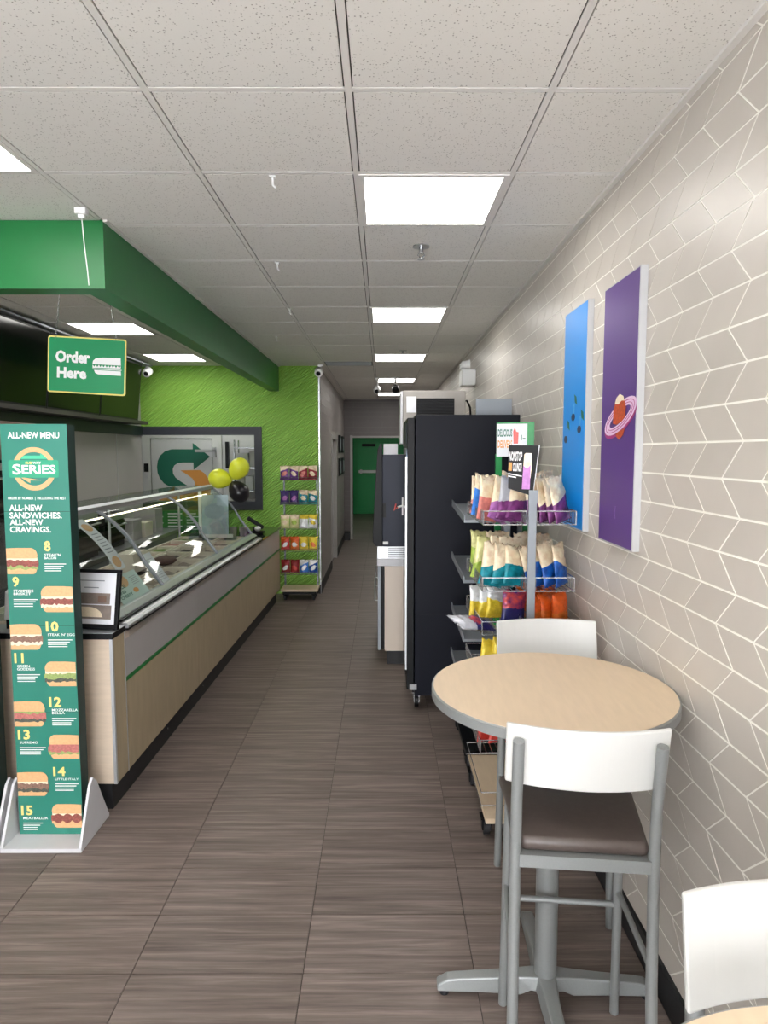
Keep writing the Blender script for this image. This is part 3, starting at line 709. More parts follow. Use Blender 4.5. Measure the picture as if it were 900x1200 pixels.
# wells and pans
gb(MB().box(-.84, -.105, cy0, cy1, .904, .912), 'well_deck', m_counter)
m_emptypan = mat('empty_pan_floor', (150, 136, 128), .4, noise=.2, nscale=6)
foods = [mat('food_lettuce', (110, 140, 60), .7, noise=.5, nscale=90, bump=.8), mat('food_dark_olives', (60, 48, 44), .6, noise=.5, nscale=120, bump=.8), mat('food_cheese', (220, 196, 130), .6, noise=.2, nscale=60, bump=.5),
         mat('food_sliced_meat', (164, 104, 92), .6, noise=.35, nscale=70, bump=.8), mat('food_onion', (196, 176, 184), .6, noise=.4, nscale=80, bump=.8), mat('food_tomato', (170, 66, 46), .5, noise=.3, nscale=70, bump=.6)]
k = 0
for iy in range(9):
    for ix in range(3):
        x0 = -.80+ix*.225; y0 = .27+iy*.38
        t = thing('food_pan', 'cream food pan, %s row, %s from near end of case' % (('staff side', 'middle', 'glass side')[ix], ordw(iy)), 'food pan', tuple(cl(x0+.1, y0+.17, .913)), CA, 'food pans in the serving case')
        mb = MB(); w_, l_ = .205, .345
        for bx in ((0, w_, 0, .018), (0, w_, l_-.018, l_), (0, .018, .018, l_-.018), (w_-.018, w_, .018, l_-.018)):
            mb.box(x0+bx[0], x0+bx[1], y0+bx[2], y0+bx[3], .9125, .965)
        mb.bm.transform(CMx); mb.build('rim', m_cream, t)
        fz = .935 if (k*7) % 5 else .925
        nx, ny = 6, 8; vs_ = [(x0+.018+(w_-.036)*i/nx, y0+.018+(l_-.036)*j/ny, fz+random.uniform(-.009, .012)) for i in range(nx+1) for j in range(ny+1)]
        mb = MB(); mb.add(vs_, [(i*(ny+1)+j, (i+1)*(ny+1)+j, (i+1)*(ny+1)+j+1, i*(ny+1)+j+1) for i in range(nx) for j in range(ny)])
        mb.bm.transform(CMx); mb.build('filling', foods[(k*5+ix) % 6] if k % 3 == 0 else (foods[1] if k % 3 == 1 else m_emptypan), t); k += 1
# paper cards behind the curved glass
def on_glass(y, t_, d=.012):
    x, z = along(t_); x2, z2 = along(min(t_+.02, 1)); n_ = Vector((z2-z, 0, -(x2-x))).normalized()
    return cl(x-n_.x*d, y, z-n_.z*d)
def glass_card(name, ya, yb, t0_, t1_, m_, lab, extra=None, d=.012):
    mb = MB(); n = 8; vs_ = []
    for i in range(n+1):
        tt = t0_+(t1_-t0_)*i/n; vs_ += [on_glass(ya, tt, d), on_glass(yb, tt, d), on_glass(yb, tt, d+.0015), on_glass(ya, tt, d+.0015)]
    mb.add(vs_, [(4*i+k, 4*i+(k+1) % 4, 4*i+4+(k+1) % 4, 4*i+4+k) for i in range(n) for k in range(4)]+[(3, 2, 1, 0), (4*n, 4*n+1, 4*n+2, 4*n+3)])
    t = thing(name, lab, 'card', tuple(on_glass((ya+yb)/2, t0_, d)))
    mb.build('sheet', m_, t)
    T = lambda u, v: on_glass(yb+(ya-yb)*u*0+ (ya+(yb-ya)*u-yb), t0_+(t1_-t0_)*v, d-.001)
    T = lambda u, v: on_glass(ya+(yb-ya)*u, t0_+(t1_-t0_)*v, d-.001)
    return t, T
m_poster = mat('pale_mint_paper', (200, 220, 214), .5)
t, T = glass_card('paper_card', .40, .80, .02, .26, m_poster, 'mint poster with a sandwich photo inside the near glass')
mb = MB()
for w3 in (('NICE', .05, .40, .52, .66), ('AND', .05, .32, .34, .46), ('CHEESY', .05, .46, .16, .28)):
    mb = MB(); mb.text(*w3, 0, T=T, off=.03); mb.build('lettering', m_logogreen, t)
mb = MB(); mb.add([T(.42+.16*math.cos(a), .76+.24*math.sin(a)) for a in [k*math.pi/8 for k in range(16)]], [tuple(range(16))]); mb.build('sandwich_print', m_bun, t)
mb = MB(); mb.add([T(.62+.09*math.cos(a), .28+.10*math.sin(a)) for a in [k*math.pi/6 for k in range(12)]], [tuple(range(12))]); mb.build('round_print', m_logoorange, t)
mb = MB()
for i in range(5): mb.add([T(.66, .5+.07*i), T(.9, .5+.07*i), T(.9, .52+.07*i), T(.66, .52+.07*i)], [(0, 1, 2, 3)])
mb.build('small_print', m_greysteel, t)
t, T = glass_card('paper_card', .60, .74, .30, .86, m_paper, 'long white menu strip curving inside the near glass', d=.016)
mb = MB()
for c_ in (.12, .80): mb.add([T(.5+.36*math.cos(a), c_+.09*math.sin(a)) for a in [k*math.pi/6 for k in range(12)]], [tuple(range(12))])
mb.build('sandwich_print', m_bun, t)
mb = MB()
for i in range(7): mb.add([T(.2, .28+.06*i), T(.8, .28+.06*i), T(.8, .295+.06*i), T(.2, .295+.06*i)], [(0, 1, 2, 3)])
mb.build('small_print', m_greysteel, t)
t, T = glass_card('paper_card', 1.01, 1.17, .02, .34, m_paper, 'plain white notice strip beside the second metal rib')
mb = MB()
for i in range(10): mb.add([T(.15, .1+.08*i), T(.85, .1+.08*i), T(.85, .112+.08*i), T(.15, .112+.08*i)], [(0, 1, 2, 3)])
mb.build('small_print', m_greysteel, t)

# framed sign on the near counter end
M_ = Matrix.Translation((-1.47, 3.365, .942)) @ Matrix.Rotation(math.radians(-9), 4, 'Z') @ Matrix.Rotation(math.radians(-10), 4, 'X')
t = thing('framed_notice', 'black framed white notice standing on the near counter end', 'notice', (-1.47, 3.365, .941))
fm = MB(M_); ww, hh = .145, .30
for b in ((-ww, ww, 0, .025), (-ww, ww, hh-.018, hh), (-ww, -ww+.018, .025, hh-.018), (ww-.018, ww, .025, hh-.018)): fm.box(b[0], b[1], -.012, .012, b[2], b[3])
fm.build('frame', m_black, t, bevel=.002)
MB(M_).box(-ww+.018, ww-.018, -.004, .008, .025, hh-.018).build('sheet', m_paper, t)
mb = MB(M_); mb.flat([(-.09, .05), (.105, .05), (.105, .12), (-.09, .12)], -.0045); mb.flat([(-.09, .125), (.095, .125), (.095, .18), (-.09, .18)], -.0045); mb.build('card_print', mat('taupe_print', (136, 124, 116), .5, noise=.25, nscale=30), t)
mb = MB(M_); mb.flat([(.03, .135), (.075, .135), (.075, .165), (.03, .165)], -.0055); mb.build('card_print', m_brown, t)
mb = MB(M_); mb.flat([(-.085, .06)]+[(-.02+.08*math.cos(a), .06+.05*math.sin(a)) for a in [k*math.pi/10 for k in range(6)]]+[(-.085, .11)], -.0055); mb.build('card_print', m_cheese, t)
mb = MB(M_)
for z, a, b in ((.24, -.08, .06), (.205, -.05, .03)): mb.flat([(a, z), (b, z), (b, z+.005), (a, z+.005)], -.0045)
mb.build('small_print', m_greysteel, t)
MB(M_).prism([(.012, .01), (.012, .2), (.075, .0)], -.02, .02, 'X').build('easel_leg', m_black, t)
# small printer between the stands
t = thing('card_reader', 'white card reader with dark base on the counter behind the stands', 'card reader', (-1.85, 3.42, .94))
MB().box(-1.90, -1.84, 3.37, 3.43, .9402, .99).build('base', m_black, t); MB().prism([(3.36, .99), (3.44, .99), (3.45, 1.15), (3.38, 1.13)], -1.905, -1.835, 'X').build('body', m_white, t, bevel=.003)

# payment terminal on the till top
t = thing('payment_terminal', 'black payment terminal on its stand at the far counter end', 'payment terminal', (-1.40, 7.45, .926), .2)
M2 = Matrix.Translation((-1.40, 7.45, .926)) @ Matrix.Rotation(.25, 4, 'Z')
MB(M2).lathe([(.08, .001), (.08, .012), (.03, .02), (.025, .08)], (0, 0, 0), 18).build('stand', m_black, t, smooth=True)
MB(M2).box(-.10, .10, -.06, .06, .02, .035).build('base', m_black, t, bevel=.005)
MB(M2 @ Matrix.Translation((0, 0, .13)) @ Matrix.Rotation(math.radians(35), 4, 'Y')).box(-.10, .10, -.04, .04, -.02, .02).build('handset', m_black, t, bevel=.008)
MB(M2 @ Matrix.Translation((0, 0, .13)) @ Matrix.Rotation(math.radians(35), 4, 'Y')).box(-.02, .085, -.032, .032, .0202, .023).build('screen', m_screen, t)
MB(M2).ball((.02, -.06, .07), (.035, .03, .03)).build('paper_roll', m_white, t, smooth=True)
# things behind and inside the serving area
for i, (x, y) in enumerate(((-2.08, 6.55), (-2.04, 6.75))):
    pass
MB().box(-2.05, -1.99, 6.9, 6.96, .905, 1.52).build('white_post', m_white, label='white upright post behind the far end of the glass', cat='post') if False else None
mt_cup = mat('cup_grey', (150, 140, 140), .4)
for i in range(4):
    x, y = -1.72+i*.095, 6.93+.02*(i % 2)
    mb = MB(); mb.lathe([(.03, 0), (.04, .10), (.037, .10)], (x, y, .966), 14)
    mb.build('cup', mt_cup, label='%s grey cup from the left at the far end of the case' % ordw(i), cat='cup', group='grey cups at the far end of the case', smooth=True)
mb = MB().box(-1.98, -1.50, 6.88, 6.98, .9135, .9655); mb.build('caddy', m_greysteel, label='low grey tray holding the cups at the far end', cat='tray')
t = thing('menu_board', 'green information board under the opening in the lime wall', 'board', (-2.68, YG-.03, .8))
MB().box(-3.03, -2.28, YG-.03, YG-.001, .80, 1.085).build('panel', mat('board_green', (24, 112, 50), .5), t)
mb = MB()
for r in range(6):
    for c_ in range(3): mb.flat([(-2.99+.24*c_, 1.04-.04*r), (-2.99+.24*c_+.12+.06*((r+c_) % 2), 1.04-.04*r), (-2.99+.24*c_+.12+.06*((r+c_) % 2), 1.052-.04*r), (-2.99+.24*c_, 1.052-.04*r)], YG-.0305)
mb.build('small_print', m_printwhite, t)
# back counter along the left wall and equipment
t = thing('back_counter', 'back counter with steel top along the left wall', 'counter', (-2.8, 6.6, 0))
MB().box(XL+.01, -2.52, 5.3, 8.3, .12, .86).build('carcass', m_greysteel, t); MB().box(XL+.01, -2.49, 5.28, 8.32, .86, .90).build('top', m_steel, t, bevel=.003); MB().box(XL+.05, -2.58, 5.35, 8.25, 0, .12).build('kick', m_kick, t)
def oven(x0, x1, y0, y1, z0, z1, lab, nm='toaster_oven'):
    t = thing(nm, lab, 'oven', ((x0+x1)/2, (y0+y1)/2, z0))
    MB().box(x0, x1-.02, y0, y1, z0+.001, z1).build('body', m_black, t, bevel=.01)
    MB().box(x1-.019, x1, y0+.03, y1-.03, z0+.06, z1-.08).build('door', m_screen, t)
    MB().tube([(x1, y0+.06, z1-.12), (x1+.03, y0+.06, z1-.12), (x1+.03, y1-.06, z1-.12), (x1, y1-.06, z1-.12)], .008).build('handle', m_steel, t)
    MB().box(x1-.018, x1-.002, y0+.03, y1-.03, z1-.07, z1-.02).build('control_strip', m_steel, t)
oven(XL+.02, -2.55, 5.5, 6.1, .90, 1.32, 'black toaster oven on the back counter seen through the near glass')
oven(XL+.02, -2.6, 6.35, 6.85, .90, 1.24, 'smaller black oven on the back counter farther along')
oven(XL+.02, -2.5, 4.25, 5.1, 0, 1.78, 'tall black bread oven behind the two menu stands', 'bread_oven')
MB().box(XL+.02, -2.45, 4.3, 5.05, 1.782, 2.03).build('cardboard_box', m_brown, label='brown carton on top of the tall black oven', cat='box', bevel=.005)
for i, (y, h) in enumerate(((7.05, .22), (7.4, .16), (7.75, .28))):
    MB().box(-2.85, -2.6, y, y+.25, .901, .901+h).build('goods_box', m_cream if i % 2 else m_greylam, label='%s box on the back counter, %s from the near end' % ('cream' if i % 2 else 'grey', ordw(i)), cat='box', bevel=.006)
for i in range(3):
    MB().lathe([(.055, 0), (.06, .02), (.05, .14), (.02, .16)], (-2.30, 4.55+.2*i, .8812+.0), 14).build('sauce_bottle', m_cream if i else m_brown, label='%s sauce tub from the near end on the staff side board' % ordw(i), cat='tub', smooth=True) if False else None
# wrapped bread loaf on the board inside
t = MB().prism([(-.62, .968), (-.45, .968), (-.47, 1.10), (-.60, 1.10)], 1.50, 1.78, 'Y'); t.bm.transform(CMx)
t.build('paper_box', m_cream, label='cream paper box standing among the pans mid case', cat='box')
mb = MB(); mb.ball((-.38, 1.9, .995), (.09, .12, .035)); mb.bm.transform(CMx)
mb.build('bread_roll', mat('dark_bread', (96, 62, 56), .7, noise=.4, nscale=60, bump=.6), label='dark bread roll lying in a middle pan', cat='bread', smooth=True)
# sheets in sleeves at the far end
for i, (x, y) in enumerate(((-1.82, 6.80), (-1.72, 6.72))):
    mb = MB(); mb.box(x-.1, x+.1, y, y+.004, .99, 1.33)
    mb.build('plastic_sleeve', mat('bluish_sleeve', (182, 204, 212), .25), label='%s bluish document sleeve at the far end of the case' % ('taller left' if i == 0 else 'nearer right'), cat='sleeve') if False else None
t = thing('document_holder', 'white framed document sleeve at the far end of the glass case', 'holder', (-1.72, 6.84, .966))
MB().box(-1.86, -1.83, 6.84, 6.87, .9662, 1.44).build('frame_post', m_white, t); MB().box(-1.86, -1.52, 6.84, 6.87, .9662, 1.0).build('foot', m_white, t)
MB().box(-1.828, -1.56, 6.85, 6.856, 1.0, 1.40).build('sleeve', mat('bluish_sleeve', (182, 204, 212), .2, noise=.2, nscale=12), t)

# balloons tied to the far end of the case
def balloon(c, r, m_, lab, d):
    t = thing('balloon', lab, 'balloon', tuple(c), 0, 'balloons tied to the glass case')
    c = Vector(c); d = Vector(d).normalized(); rot = d.to_track_quat('Z', 'Y').to_matrix().to_4x4()
    prof_ = []
    for i in range(15):
        a = math.pi*i/14; s_ = math.sin(a); z = -math.cos(a); rr = r*s_*(1-.16*(-z if z < 0 else 0)); zz_ = r*(z*1.12 if z > 0 else z*1.22)
        prof_.append((max(rr, .003), zz_))
    MB(Matrix.Translation(c) @ rot).lathe(prof_, seg=24).build('skin', m_, t, smooth=True)
    MB(Matrix.Translation(c) @ rot).lathe([(.012, -r*1.26), (.004, -r*1.2)], seg=10).build('knot', m_, t)
m_byel = mat('lime_yellow_latex', (226, 234, 60), .3, trans=0.0); m_bblk = mat('black_latex', (26, 24, 30), .3)
kn = Vector((-1.545, 6.95, 1.535))
for c, m_, l in (((-1.665, 6.95, 1.560), m_byel, 'left lime-yellow balloon on the end of the glass case'), ((-1.465, 6.95, 1.665), m_byel, 'upper right lime-yellow balloon over the glass case'), ((-1.468, 6.95, 1.425), m_bblk, 'black balloon under the two yellow ones')):
    v = Vector(c)-kn; balloon(c, .103, m_, l, v)

# ------------------------------------------------------------------ menu stands
PY = 3.088
st = thing('menu_stand', 'right tall green menu stand with numbered sandwiches on a white base', 'menu stand', (-1.57, 3.12, 0), 0, 'cardboard menu stands')
XA, XB = -1.722, -1.425
MB().box(XA, XB, PY, PY+.078, .021, 1.955).build('column', m_standdark, st)
MB().box(XA-.002, XB+.001, PY-.003, PY-.0002, .021, 1.957).build('front_panel', m_standgreen, st)
for z in (1.56, 1.03, .615): MB().box(XA-.001, XB, PY-.0034, PY-.0031, z, z+.002).build('fold_line', m_standdark, st)
MB().box(-1.751, -1.38, 2.964, 3.285, .001, .020).build('base_plate', m_offwhite, st)
for x in (-1.752, -1.392): MB().prism([(2.966, .0205), (3.28, .0205), (3.155, .25), (3.115, .285), (3.085, .262)], x, x+.012, 'X').build('gusset', m_offwhite, st)
WX = XB-XA; yp = PY-.0036
def sz(py): return 1.955-(py-498)*.004037
def sxx(px, py):
    xl = 5+(py-498)*.0365; xr = 87+(py-498)*.0125
    return XA+(px-xl)/(xr-xl)*WX
def stext(mb, s, x0, x1, y0, y1, off=.025, m=0): mb.text(s, sxx(x0, y1), sxx(x1, y1), sz(y1), sz(y0), yp, m, off)
mb = MB()
for a_ in (('ALL-NEW MENU', 14, 78, 506.5, 513.5), ('ALL-NEW', 14.5, 55, 588, 595), ('SANDWICHES.', 14.8, 78.5, 596.5, 603.5), ('ALL-NEW', 15, 55.5, 604.5, 611), ('CRAVINGS.', 15, 65, 612.5, 619.5), ('ORDER BY NUMBER  |  INCLUDING THE REST', 13, 84, 579, 583, .015)):
    mb = MB(); stext(mb, *a_); mb.build('lettering', m_printwhite, st)
cx, cz = sxx(46, 548), sz(547.5); R = .098; r_ = .076
def ring(a0, a1, ro=R, ri=r_): return [(cx+ro*math.cos(math.radians(a0+(a1-a0)*i/14)), cz+ro*math.sin(math.radians(a0+(a1-a0)*i/14))) for i in range(15)]+[(cx+ri*math.cos(math.radians(a1+(a0-a1)*i/14)), cz+ri*math.sin(math.radians(a1+(a0-a1)*i/14))) for i in range(15)]
mb = MB(); mb.flat(ring(25, 165), yp, 0); mb.flat(ring(205, 345), yp, 0)
mb.flat([(cx-.06, cz+.045), (cx-.045, cz+.06), (cx+.03, cz+.06), (cx+.03, cz+.075), (cx+.065, cz+.045)], yp, 1)
mb.flat([(cx+.03, cz-.052), (cx-.02, cz-.052), (cx-.02, cz-.065), (cx-.06, cz-.04), (cx-.045, cz-.04)], yp, 0)
mb.build('emblem_ring', [m_bun, m_mint], st)
MB().flat(rrect(cx-.115, cx+.112, cz-.040, cz+.040, .01), yp-.0009).build('emblem_plate', mat('print_sea_green', (44, 158, 122), .4), st)
mb = MB(); mb.text('S', cx-.098, cx-.058, cz-.026, cz+.022, yp-.0022, 0, .025); mb.text('ERIES', cx-.055, cx+.098, cz-.022, cz+.018, yp-.0022, 0, .025); mb.text('WAY', cx-.005, cx+.033, cz+.022, cz+.033, yp-.0022, 0, .03); mb.text('SUB', cx-.038, cx-.007, cz+.022, cz+.033, yp-.0022, 1, .03)
mb.build('emblem_lettering', [m_printwhite, m_yellow], st)
def sandwich(parent, x0, x1, y0, y1, pal, cutl, balls=False):
    """printed sub: pixel box on the stand; cutl = cut off by the left edge"""
    X0, X1, Z0, Z1 = sxx(x0, y1), sxx(x1, y1), sz(y1), sz(y0)
    X0 = max(X0, XA); X1 = min(X1, XB-.001)
    w_, h = X1-X0, Z1-Z0; mb = MB(); rnd = random.Random(x0*7+y0)
    def P_(u, v): return ((X0+u*w_) if cutl else (X1-u*w_), Z0+v*h)
    def band(v0, v1, u1, m_, wob, yo):
        n = 16; lo_ = [P_(u1*i/n, v0+(rnd.uniform(-wob, wob) if i else 0)) for i in range(n+1)]; hi_ = [P_(u1*i/n, v1+(rnd.uniform(-wob, wob) if i else 0)) for i in range(n, -1, -1)]
        mb.flat(lo_+hi_, yp-yo, m_)
    def bun(v0, v1, u1, up, yo):
        pts = [P_(0, v0), P_(0, v1)] if up else [P_(0, v1), P_(0, v0)]
        n = 8
        if up: pts = [P_(0, v0), P_(0, v1-.02), P_(.3, v1), P_(.75, v1)]+[P_(.75+(u1-.75)*math.sin(math.pi/2*i/n), v0+(v1-v0)*(.25+.75*math.cos(math.pi/2*i/n))) for i in range(1, n+1)]+[P_(u1-.03, v0)]
        else: pts = [P_(0, v1), P_(0, v0)]+[P_(.8+(u1-.8)*math.sin(math.pi/2*i/n), v0+(v1-v0)*(1-math.cos(math.pi/2*i/n))) for i in range(n+1)]
        mb.flat(pts, yp-yo, 0)
    bun(0, .28, .93, False, .0002); band(.18, .36, .97, 1, .035, .0012); band(.30, .52, .99, 2, .045, .0022); band(.48, .66, .95, 3, .03, .0016); bun(.60, 1.0, .96, True, .0024)
    if balls:
        for i in range(3):
            c_ = P_(.16+.30*i, .40); mb.flat([(c_[0]+w_*.15*math.cos(a), c_[1]+h*.2*math.sin(a)) for a in [k*math.pi/6 for k in range(12)]], yp-.0032, 2)
    mb.build('sandwich_print', [m_bun, pal[0], pal[1], pal[2]], parent)
m_steak = mat('print_steak', (150, 116, 100), .5, noise=.4, nscale=120); m_veg = mat('print_dark_veg', (90, 96, 84), .5, noise=.5, nscale=100); m_ham = mat('print_ham', (198, 118, 112), .5, noise=.35, nscale=110)
items = [('8', (56, 64, 629, 641), ["STEAK'N", 'BACON'], (56, 76, 643.5, 650.5), (56, 82, 656), (11, 50, 637, 667), (m_lettuce, m_meat, m_cheese), True),
 ('9', (17, 25, 670, 682), ['STAMPEDE', 'BRISKET'], (18, 42, 685, 692), (18, 47, 697), (50, 92, 681, 711), (m_cheese, m_meat, m_cheese), False),
 ('10', (56, 71, 722, 734), ["STEAK 'N' EGG"], (58, 90, 736, 739.5), (58, 87, 744), (14, 53, 725, 755), (m_cheese, m_steak, m_cheese), True),
 ('11', (18, 29, 759, 771), ['GREEN', 'GODDESS'], (21, 42, 773, 780), (21, 48, 785), (53, 94, 769, 798), (m_veg, m_lettuce, m_cheese), False),
 ('12', (58, 72, 811, 823), ['MOZZARELLA', 'BELLA'], (61, 91, 825, 832), (61, 89, 837), (17, 55, 816, 846), (m_veg, m_ham, m_lettuce), True),
 ('13', (21, 35, 850, 862), ['SUPREMO'], (23, 44, 864, 867.5), (23, 53, 872), (56, 96, 856, 885), (m_lettuce, m_ham, m_ham), False),
 ('14', (61, 75, 895, 906), ['LITTLE ITALY'], (63, 90, 908.5, 911.5), (63, 90, 916), (19, 57, 901, 930), (m_veg, m_steak, m_cheese), True),
 ('15', (24, 37, 942, 954), ['MEATBALLER'], (26, 54, 956, 959.5), (26, 48, 964), (58, 95, 940, 969), (m_bun, m_meat, m_cheese), False)]
num = MB(); nam = MB()
for n_, b, nms, nb, db, sb, pal, cutl in items:
    num = MB(); stext(num, n_, b[0], b[1], b[2], b[3], .03); num.build('numeral', m_yellow, st)
    h = (nb[3]-nb[2])/len(nms); nam = MB()
    for i, s_ in enumerate(nms):
        x1 = nb[1] if len(s_) == max(map(len, nms)) else nb[0]+(nb[1]-nb[0])*(len(s_)/max(map(len, nms)))
        stext(nam, s_, nb[0], x1, nb[2]+i*h, nb[2]+(i+.85)*h, .015)
    for i in range(4):
        x1 = db[1]-(i % 3)*3-(6 if i == 3 else 0); z = sz(db[2]+i*2.6)
        nam.flat([(sxx(db[0], db[2]), z), (sxx(x1, db[2]), z), (sxx(x1, db[2]), z+.0036), (sxx(db[0], db[2]), z+.0036)], yp)
    nam.build('lettering', m_printwhite, st)
    sandwich(st, *sb, pal, cutl, n_ == '15')
st2 = dup(st, (-1.57-.393, 3.12, 0), label='second green menu stand mostly cut by the left edge')

# ------------------------------------------------------------------ right wall pictures
def picture(y0, y1, z0, z1, m_, lab):
    t = thing('wall_picture', lab, 'picture', (XR, (y0+y1)/2, z0))
    MB().box(.915, XR-.001, y0, y1, z0, z1).build('panel_body', m_panelside, t, bevel=.001)
    MB().box(.9135, .9148, y0+.008, y1-.006, z0+.006, z1-.006).build('print', m_, t); return t
pic = picture(2.462, 2.85, 1.465, 2.492, m_purple, 'tall purple picture of a sausage ringed by an onion slice')
PX = .913
# motif: pixel-like local coordinates u (towards viewer) and z
def pv(u, v): return (2.625-u, 1.966+v)    # (y, z)
def ell(cu, cv, a, b, rot, n=28, s0=0, s1=360):
    out_ = []
    for i in range(n+1):
        th = math.radians(s0+(s1-s0)*i/n); x, y = a*math.cos(th), b*math.sin(th)
        out_.append(pv(cu+x*math.cos(rot)-y*math.sin(rot), cv+x*math.sin(rot)+y*math.cos(rot)))
    return out_
RT = math.radians(16)
def ringpts(a, b, ai, bi, cv=0, s0=0, s1=360): return ell(0, cv, a, b, RT, 28, s0, s1)+ell(0, cv, ai, bi, RT, 28, s1, s0)
mb = MB(); mb.flat(ringpts(.178, .050, .128, .028, -.014, 150, 390), PX, 1, 'X'); mb.flat(ringpts(.178, .052, .118, .024, 0), PX-.0009, 0, 'X')
mb.flat(ringpts(.160, .044, .157, .041, 0), PX-.0018, 1, 'X'); mb.flat(ringpts(.140, .034, .137, .031, 0), PX-.0018, 1, 'X')
mb.build('onion_print', [m_onion, m_onionrim], pic)
mb = MB(); mb.flat([pv(-.070, -.024), pv(-.068, .030), pv(-.045, .062), pv(.0, .076), pv(.045, .066), pv(.065, .035), pv(.060, -.002), pv(.03, -.018), pv(-.03, -.030)], PX-.0022, 0, 'X')
mb.flat([pv(-.045, -.062), pv(.055, -.046), pv(.04, -.070), pv(-.005, -.088), pv(-.035, -.076)], PX-.0001, 0, 'X')
mb.flat([pv(-.050, .052), pv(-.035, .074), pv(.0, .086), pv(.038, .076), pv(.05, .058), pv(.02, .060), pv(-.01, .048)], PX-.0032, 1, 'X')
mb.build('sausage_print', [m_sausage, m_cheese], pic)
mb = MB(); mb.flat([(2.66, 1.57), (2.655, 1.57), (2.64, 1.62), (2.645, 1.62)], PX, 0, 'X'); mb.flat([(2.645, 1.57), (2.64, 1.57), (2.655, 1.62), (2.66, 1.62)], PX-.0009, 0, 'X')
mb.build('small_mark', mat('faint_purple_mark', (122, 92, 160), .4), pic)
pic = picture(3.078, 3.455, 1.468, 2.51, m_blue, 'tall blue picture of floating blueberries and leaves')
for cy_, cz_ in ((3.27, 1.997), (3.165, 1.936), (3.39, 1.893)):
    MB().flat([(cy_+.030*math.cos(a), cz_+.018*math.sin(a)) for a in [k*math.pi/7 for k in range(14)]], PX, 0, 'X').build('berry_print', m_berry, pic)
for cy_, cz_ in ((3.235, 2.078), (3.12, 2.0), (3.35, 1.962)):
    MB().flat([(cy_+.022, cz_+.026), (cy_-.012, cz_+.012), (cy_-.024, cz_-.026), (cy_+.010, cz_-.012)], PX, 0, 'X').build('leaf_print', m_leaf, pic)
for cy_, cz_ in ((3.255, 2.035), (3.15, 1.97)):
    MB().flat([(cy_-.0018, cz_-.025), (cy_+.0018, cz_-.025), (cy_+.0018, cz_+.025), (cy_-.0018, cz_+.025)], PX, 0, 'X').build('stem_print', mat('print_pale_blue', (150, 210, 235), .4), pic)

# corridor pictures
for i, y in enumerate((12.35, 13.3)):
    for j, z in enumerate((1.40, 1.82)):
        t = thing('picture_frame', 'small black frame on the corridor wall, %s and %s' % (('nearer', 'farther')[i], ('lower', 'upper')[j]), 'picture', (XC, y+.25, z), 0, 'black frames on the corridor wall')
        MB().box(XC+.001, XC+.03, y, y+.5, z, z+.32).build('frame', m_black, t); MB().box(XC+.0302, XC+.032, y+.06, y+.44, z+.05, z+.27).build('picture', m_greysteel, t)

# ------------------------------------------------------------------ fridge
fx, fy, fz = .172, 4.66, 2.085
fr = thing('upright_fridge', 'tall black upright drinks fridge on castors against the right wall', 'fridge', (.55, 5.1, 0))
MB().box(fx+.055, XR-.003, fy, fy+.84, .115, fz).build('cabinet', m_navy, fr, bevel=.004)
MB().box(fx, fx+.05, fy+.01, fy+.83, .16, fz-.02).build('door', m_black, fr, bevel=.004)
MB().box(fx-.004, fx-.0005, fy+.07, fy+.77, .25, 1.86).build('door_glass', m_screen, fr)
MB().box(fx-.012, fx-.001, fy+.02, fy+.045, .3, 1.8).build('handle', m_alu, fr)
MB().box(fx-.003, fx, fy+.05, fy+.06, .3, 1.85).build('light_edge', mat('bluish_plastic_edge', (120, 150, 190), .3), fr)
MB().box(fx-.006, fx-.0005, fy+.1, fy+.74, 1.88, 2.04).build('header_panel', m_navy2, fr)
MB().box(fx+.05, XR-.003, fy-.0015, fy, .700, .7035).build('seam', m_black, fr)
MB().box(fx+.02, fx+.07, fy-.004, fy+.02, .16, .20).build('hinge', m_steel, fr)
MB().box(.68, XR-.004, fy+.3, fy+.32, fz, fz+.13).build('back_plate', m_greysteel, fr)
def castor(parent, x, y, r=.05, mw=m_black, mf=m_chrome, top=.115):
    o = MB().lathe([(r, -.014), (r, .014)], (x, y, r+.001), 20, axis='X').build('castor', mw, parent)
    MB().box(x-.022, x-.016, y-.02, y+.025, r*.8, top).box(x+.016, x+.022, y-.02, y+.025, r*.8, top).box(x-.03, x+.03, y-.03, y+.035, top-.006, top).build('fork', mf, o)
for x in (.245, .85):
    for y in (4.76, 5.4): castor(fr, x, y)

# ------------------------------------------------------------------ ice machine, soda machine, cabinet
cb = thing('drinks_cabinet', 'cream base cabinet with steel top under the drinks machine', 'cabinet', (.4, 6.3, 0))
MB().box(.02, XR-.003, 5.72, 7.0, .125, .865).build('carcass', m_counter, cb)
MB().box(-.045, XR-.003, 5.70, 7.02, .866, .926).build('top', m_offwhite, cb, bevel=.004)
MB().box(.04, XR-.02, 5.75, 6.95, 0, .124).build('kick', m_kick, cb)
for k in range(2): 
    d = MB().box(-.04, -.012, 5.73+.63*k, 6.33+.63*k, .13, .86).build('door', m_greysteel, cb, bevel=.003)
    MB().tube([(-.04, 5.8+.63*k, .55), (-.065, 5.8+.63*k, .55), (-.065, 5.8+.63*k, .75), (-.04, 5.8+.63*k, .75)], .006).build('handle', m_steel, d)
MB().box(-.011, .019, 5.735, 6.98, .14, .86).build('door_gap', m_black, cb)
sm = thing('drinks_machine', 'dark blue fountain drinks machine with curved front behind the fridge', 'drinks machine', (.3, 6.2, .93))
MB().box(-.04, .85, 5.72, 6.6, .928, 1.03).build('drip_tray', m_steel, sm)
for k in range(7): MB().box(.05, .8, 5.715, 5.72, .938+.013*k, .944+.013*k).build('tray_slat', m_black, sm)
MB().box(.0, XR-.05, 5.72, 6.6, 1.031, 1.81).build('body', m_navy2, sm, bevel=.004)
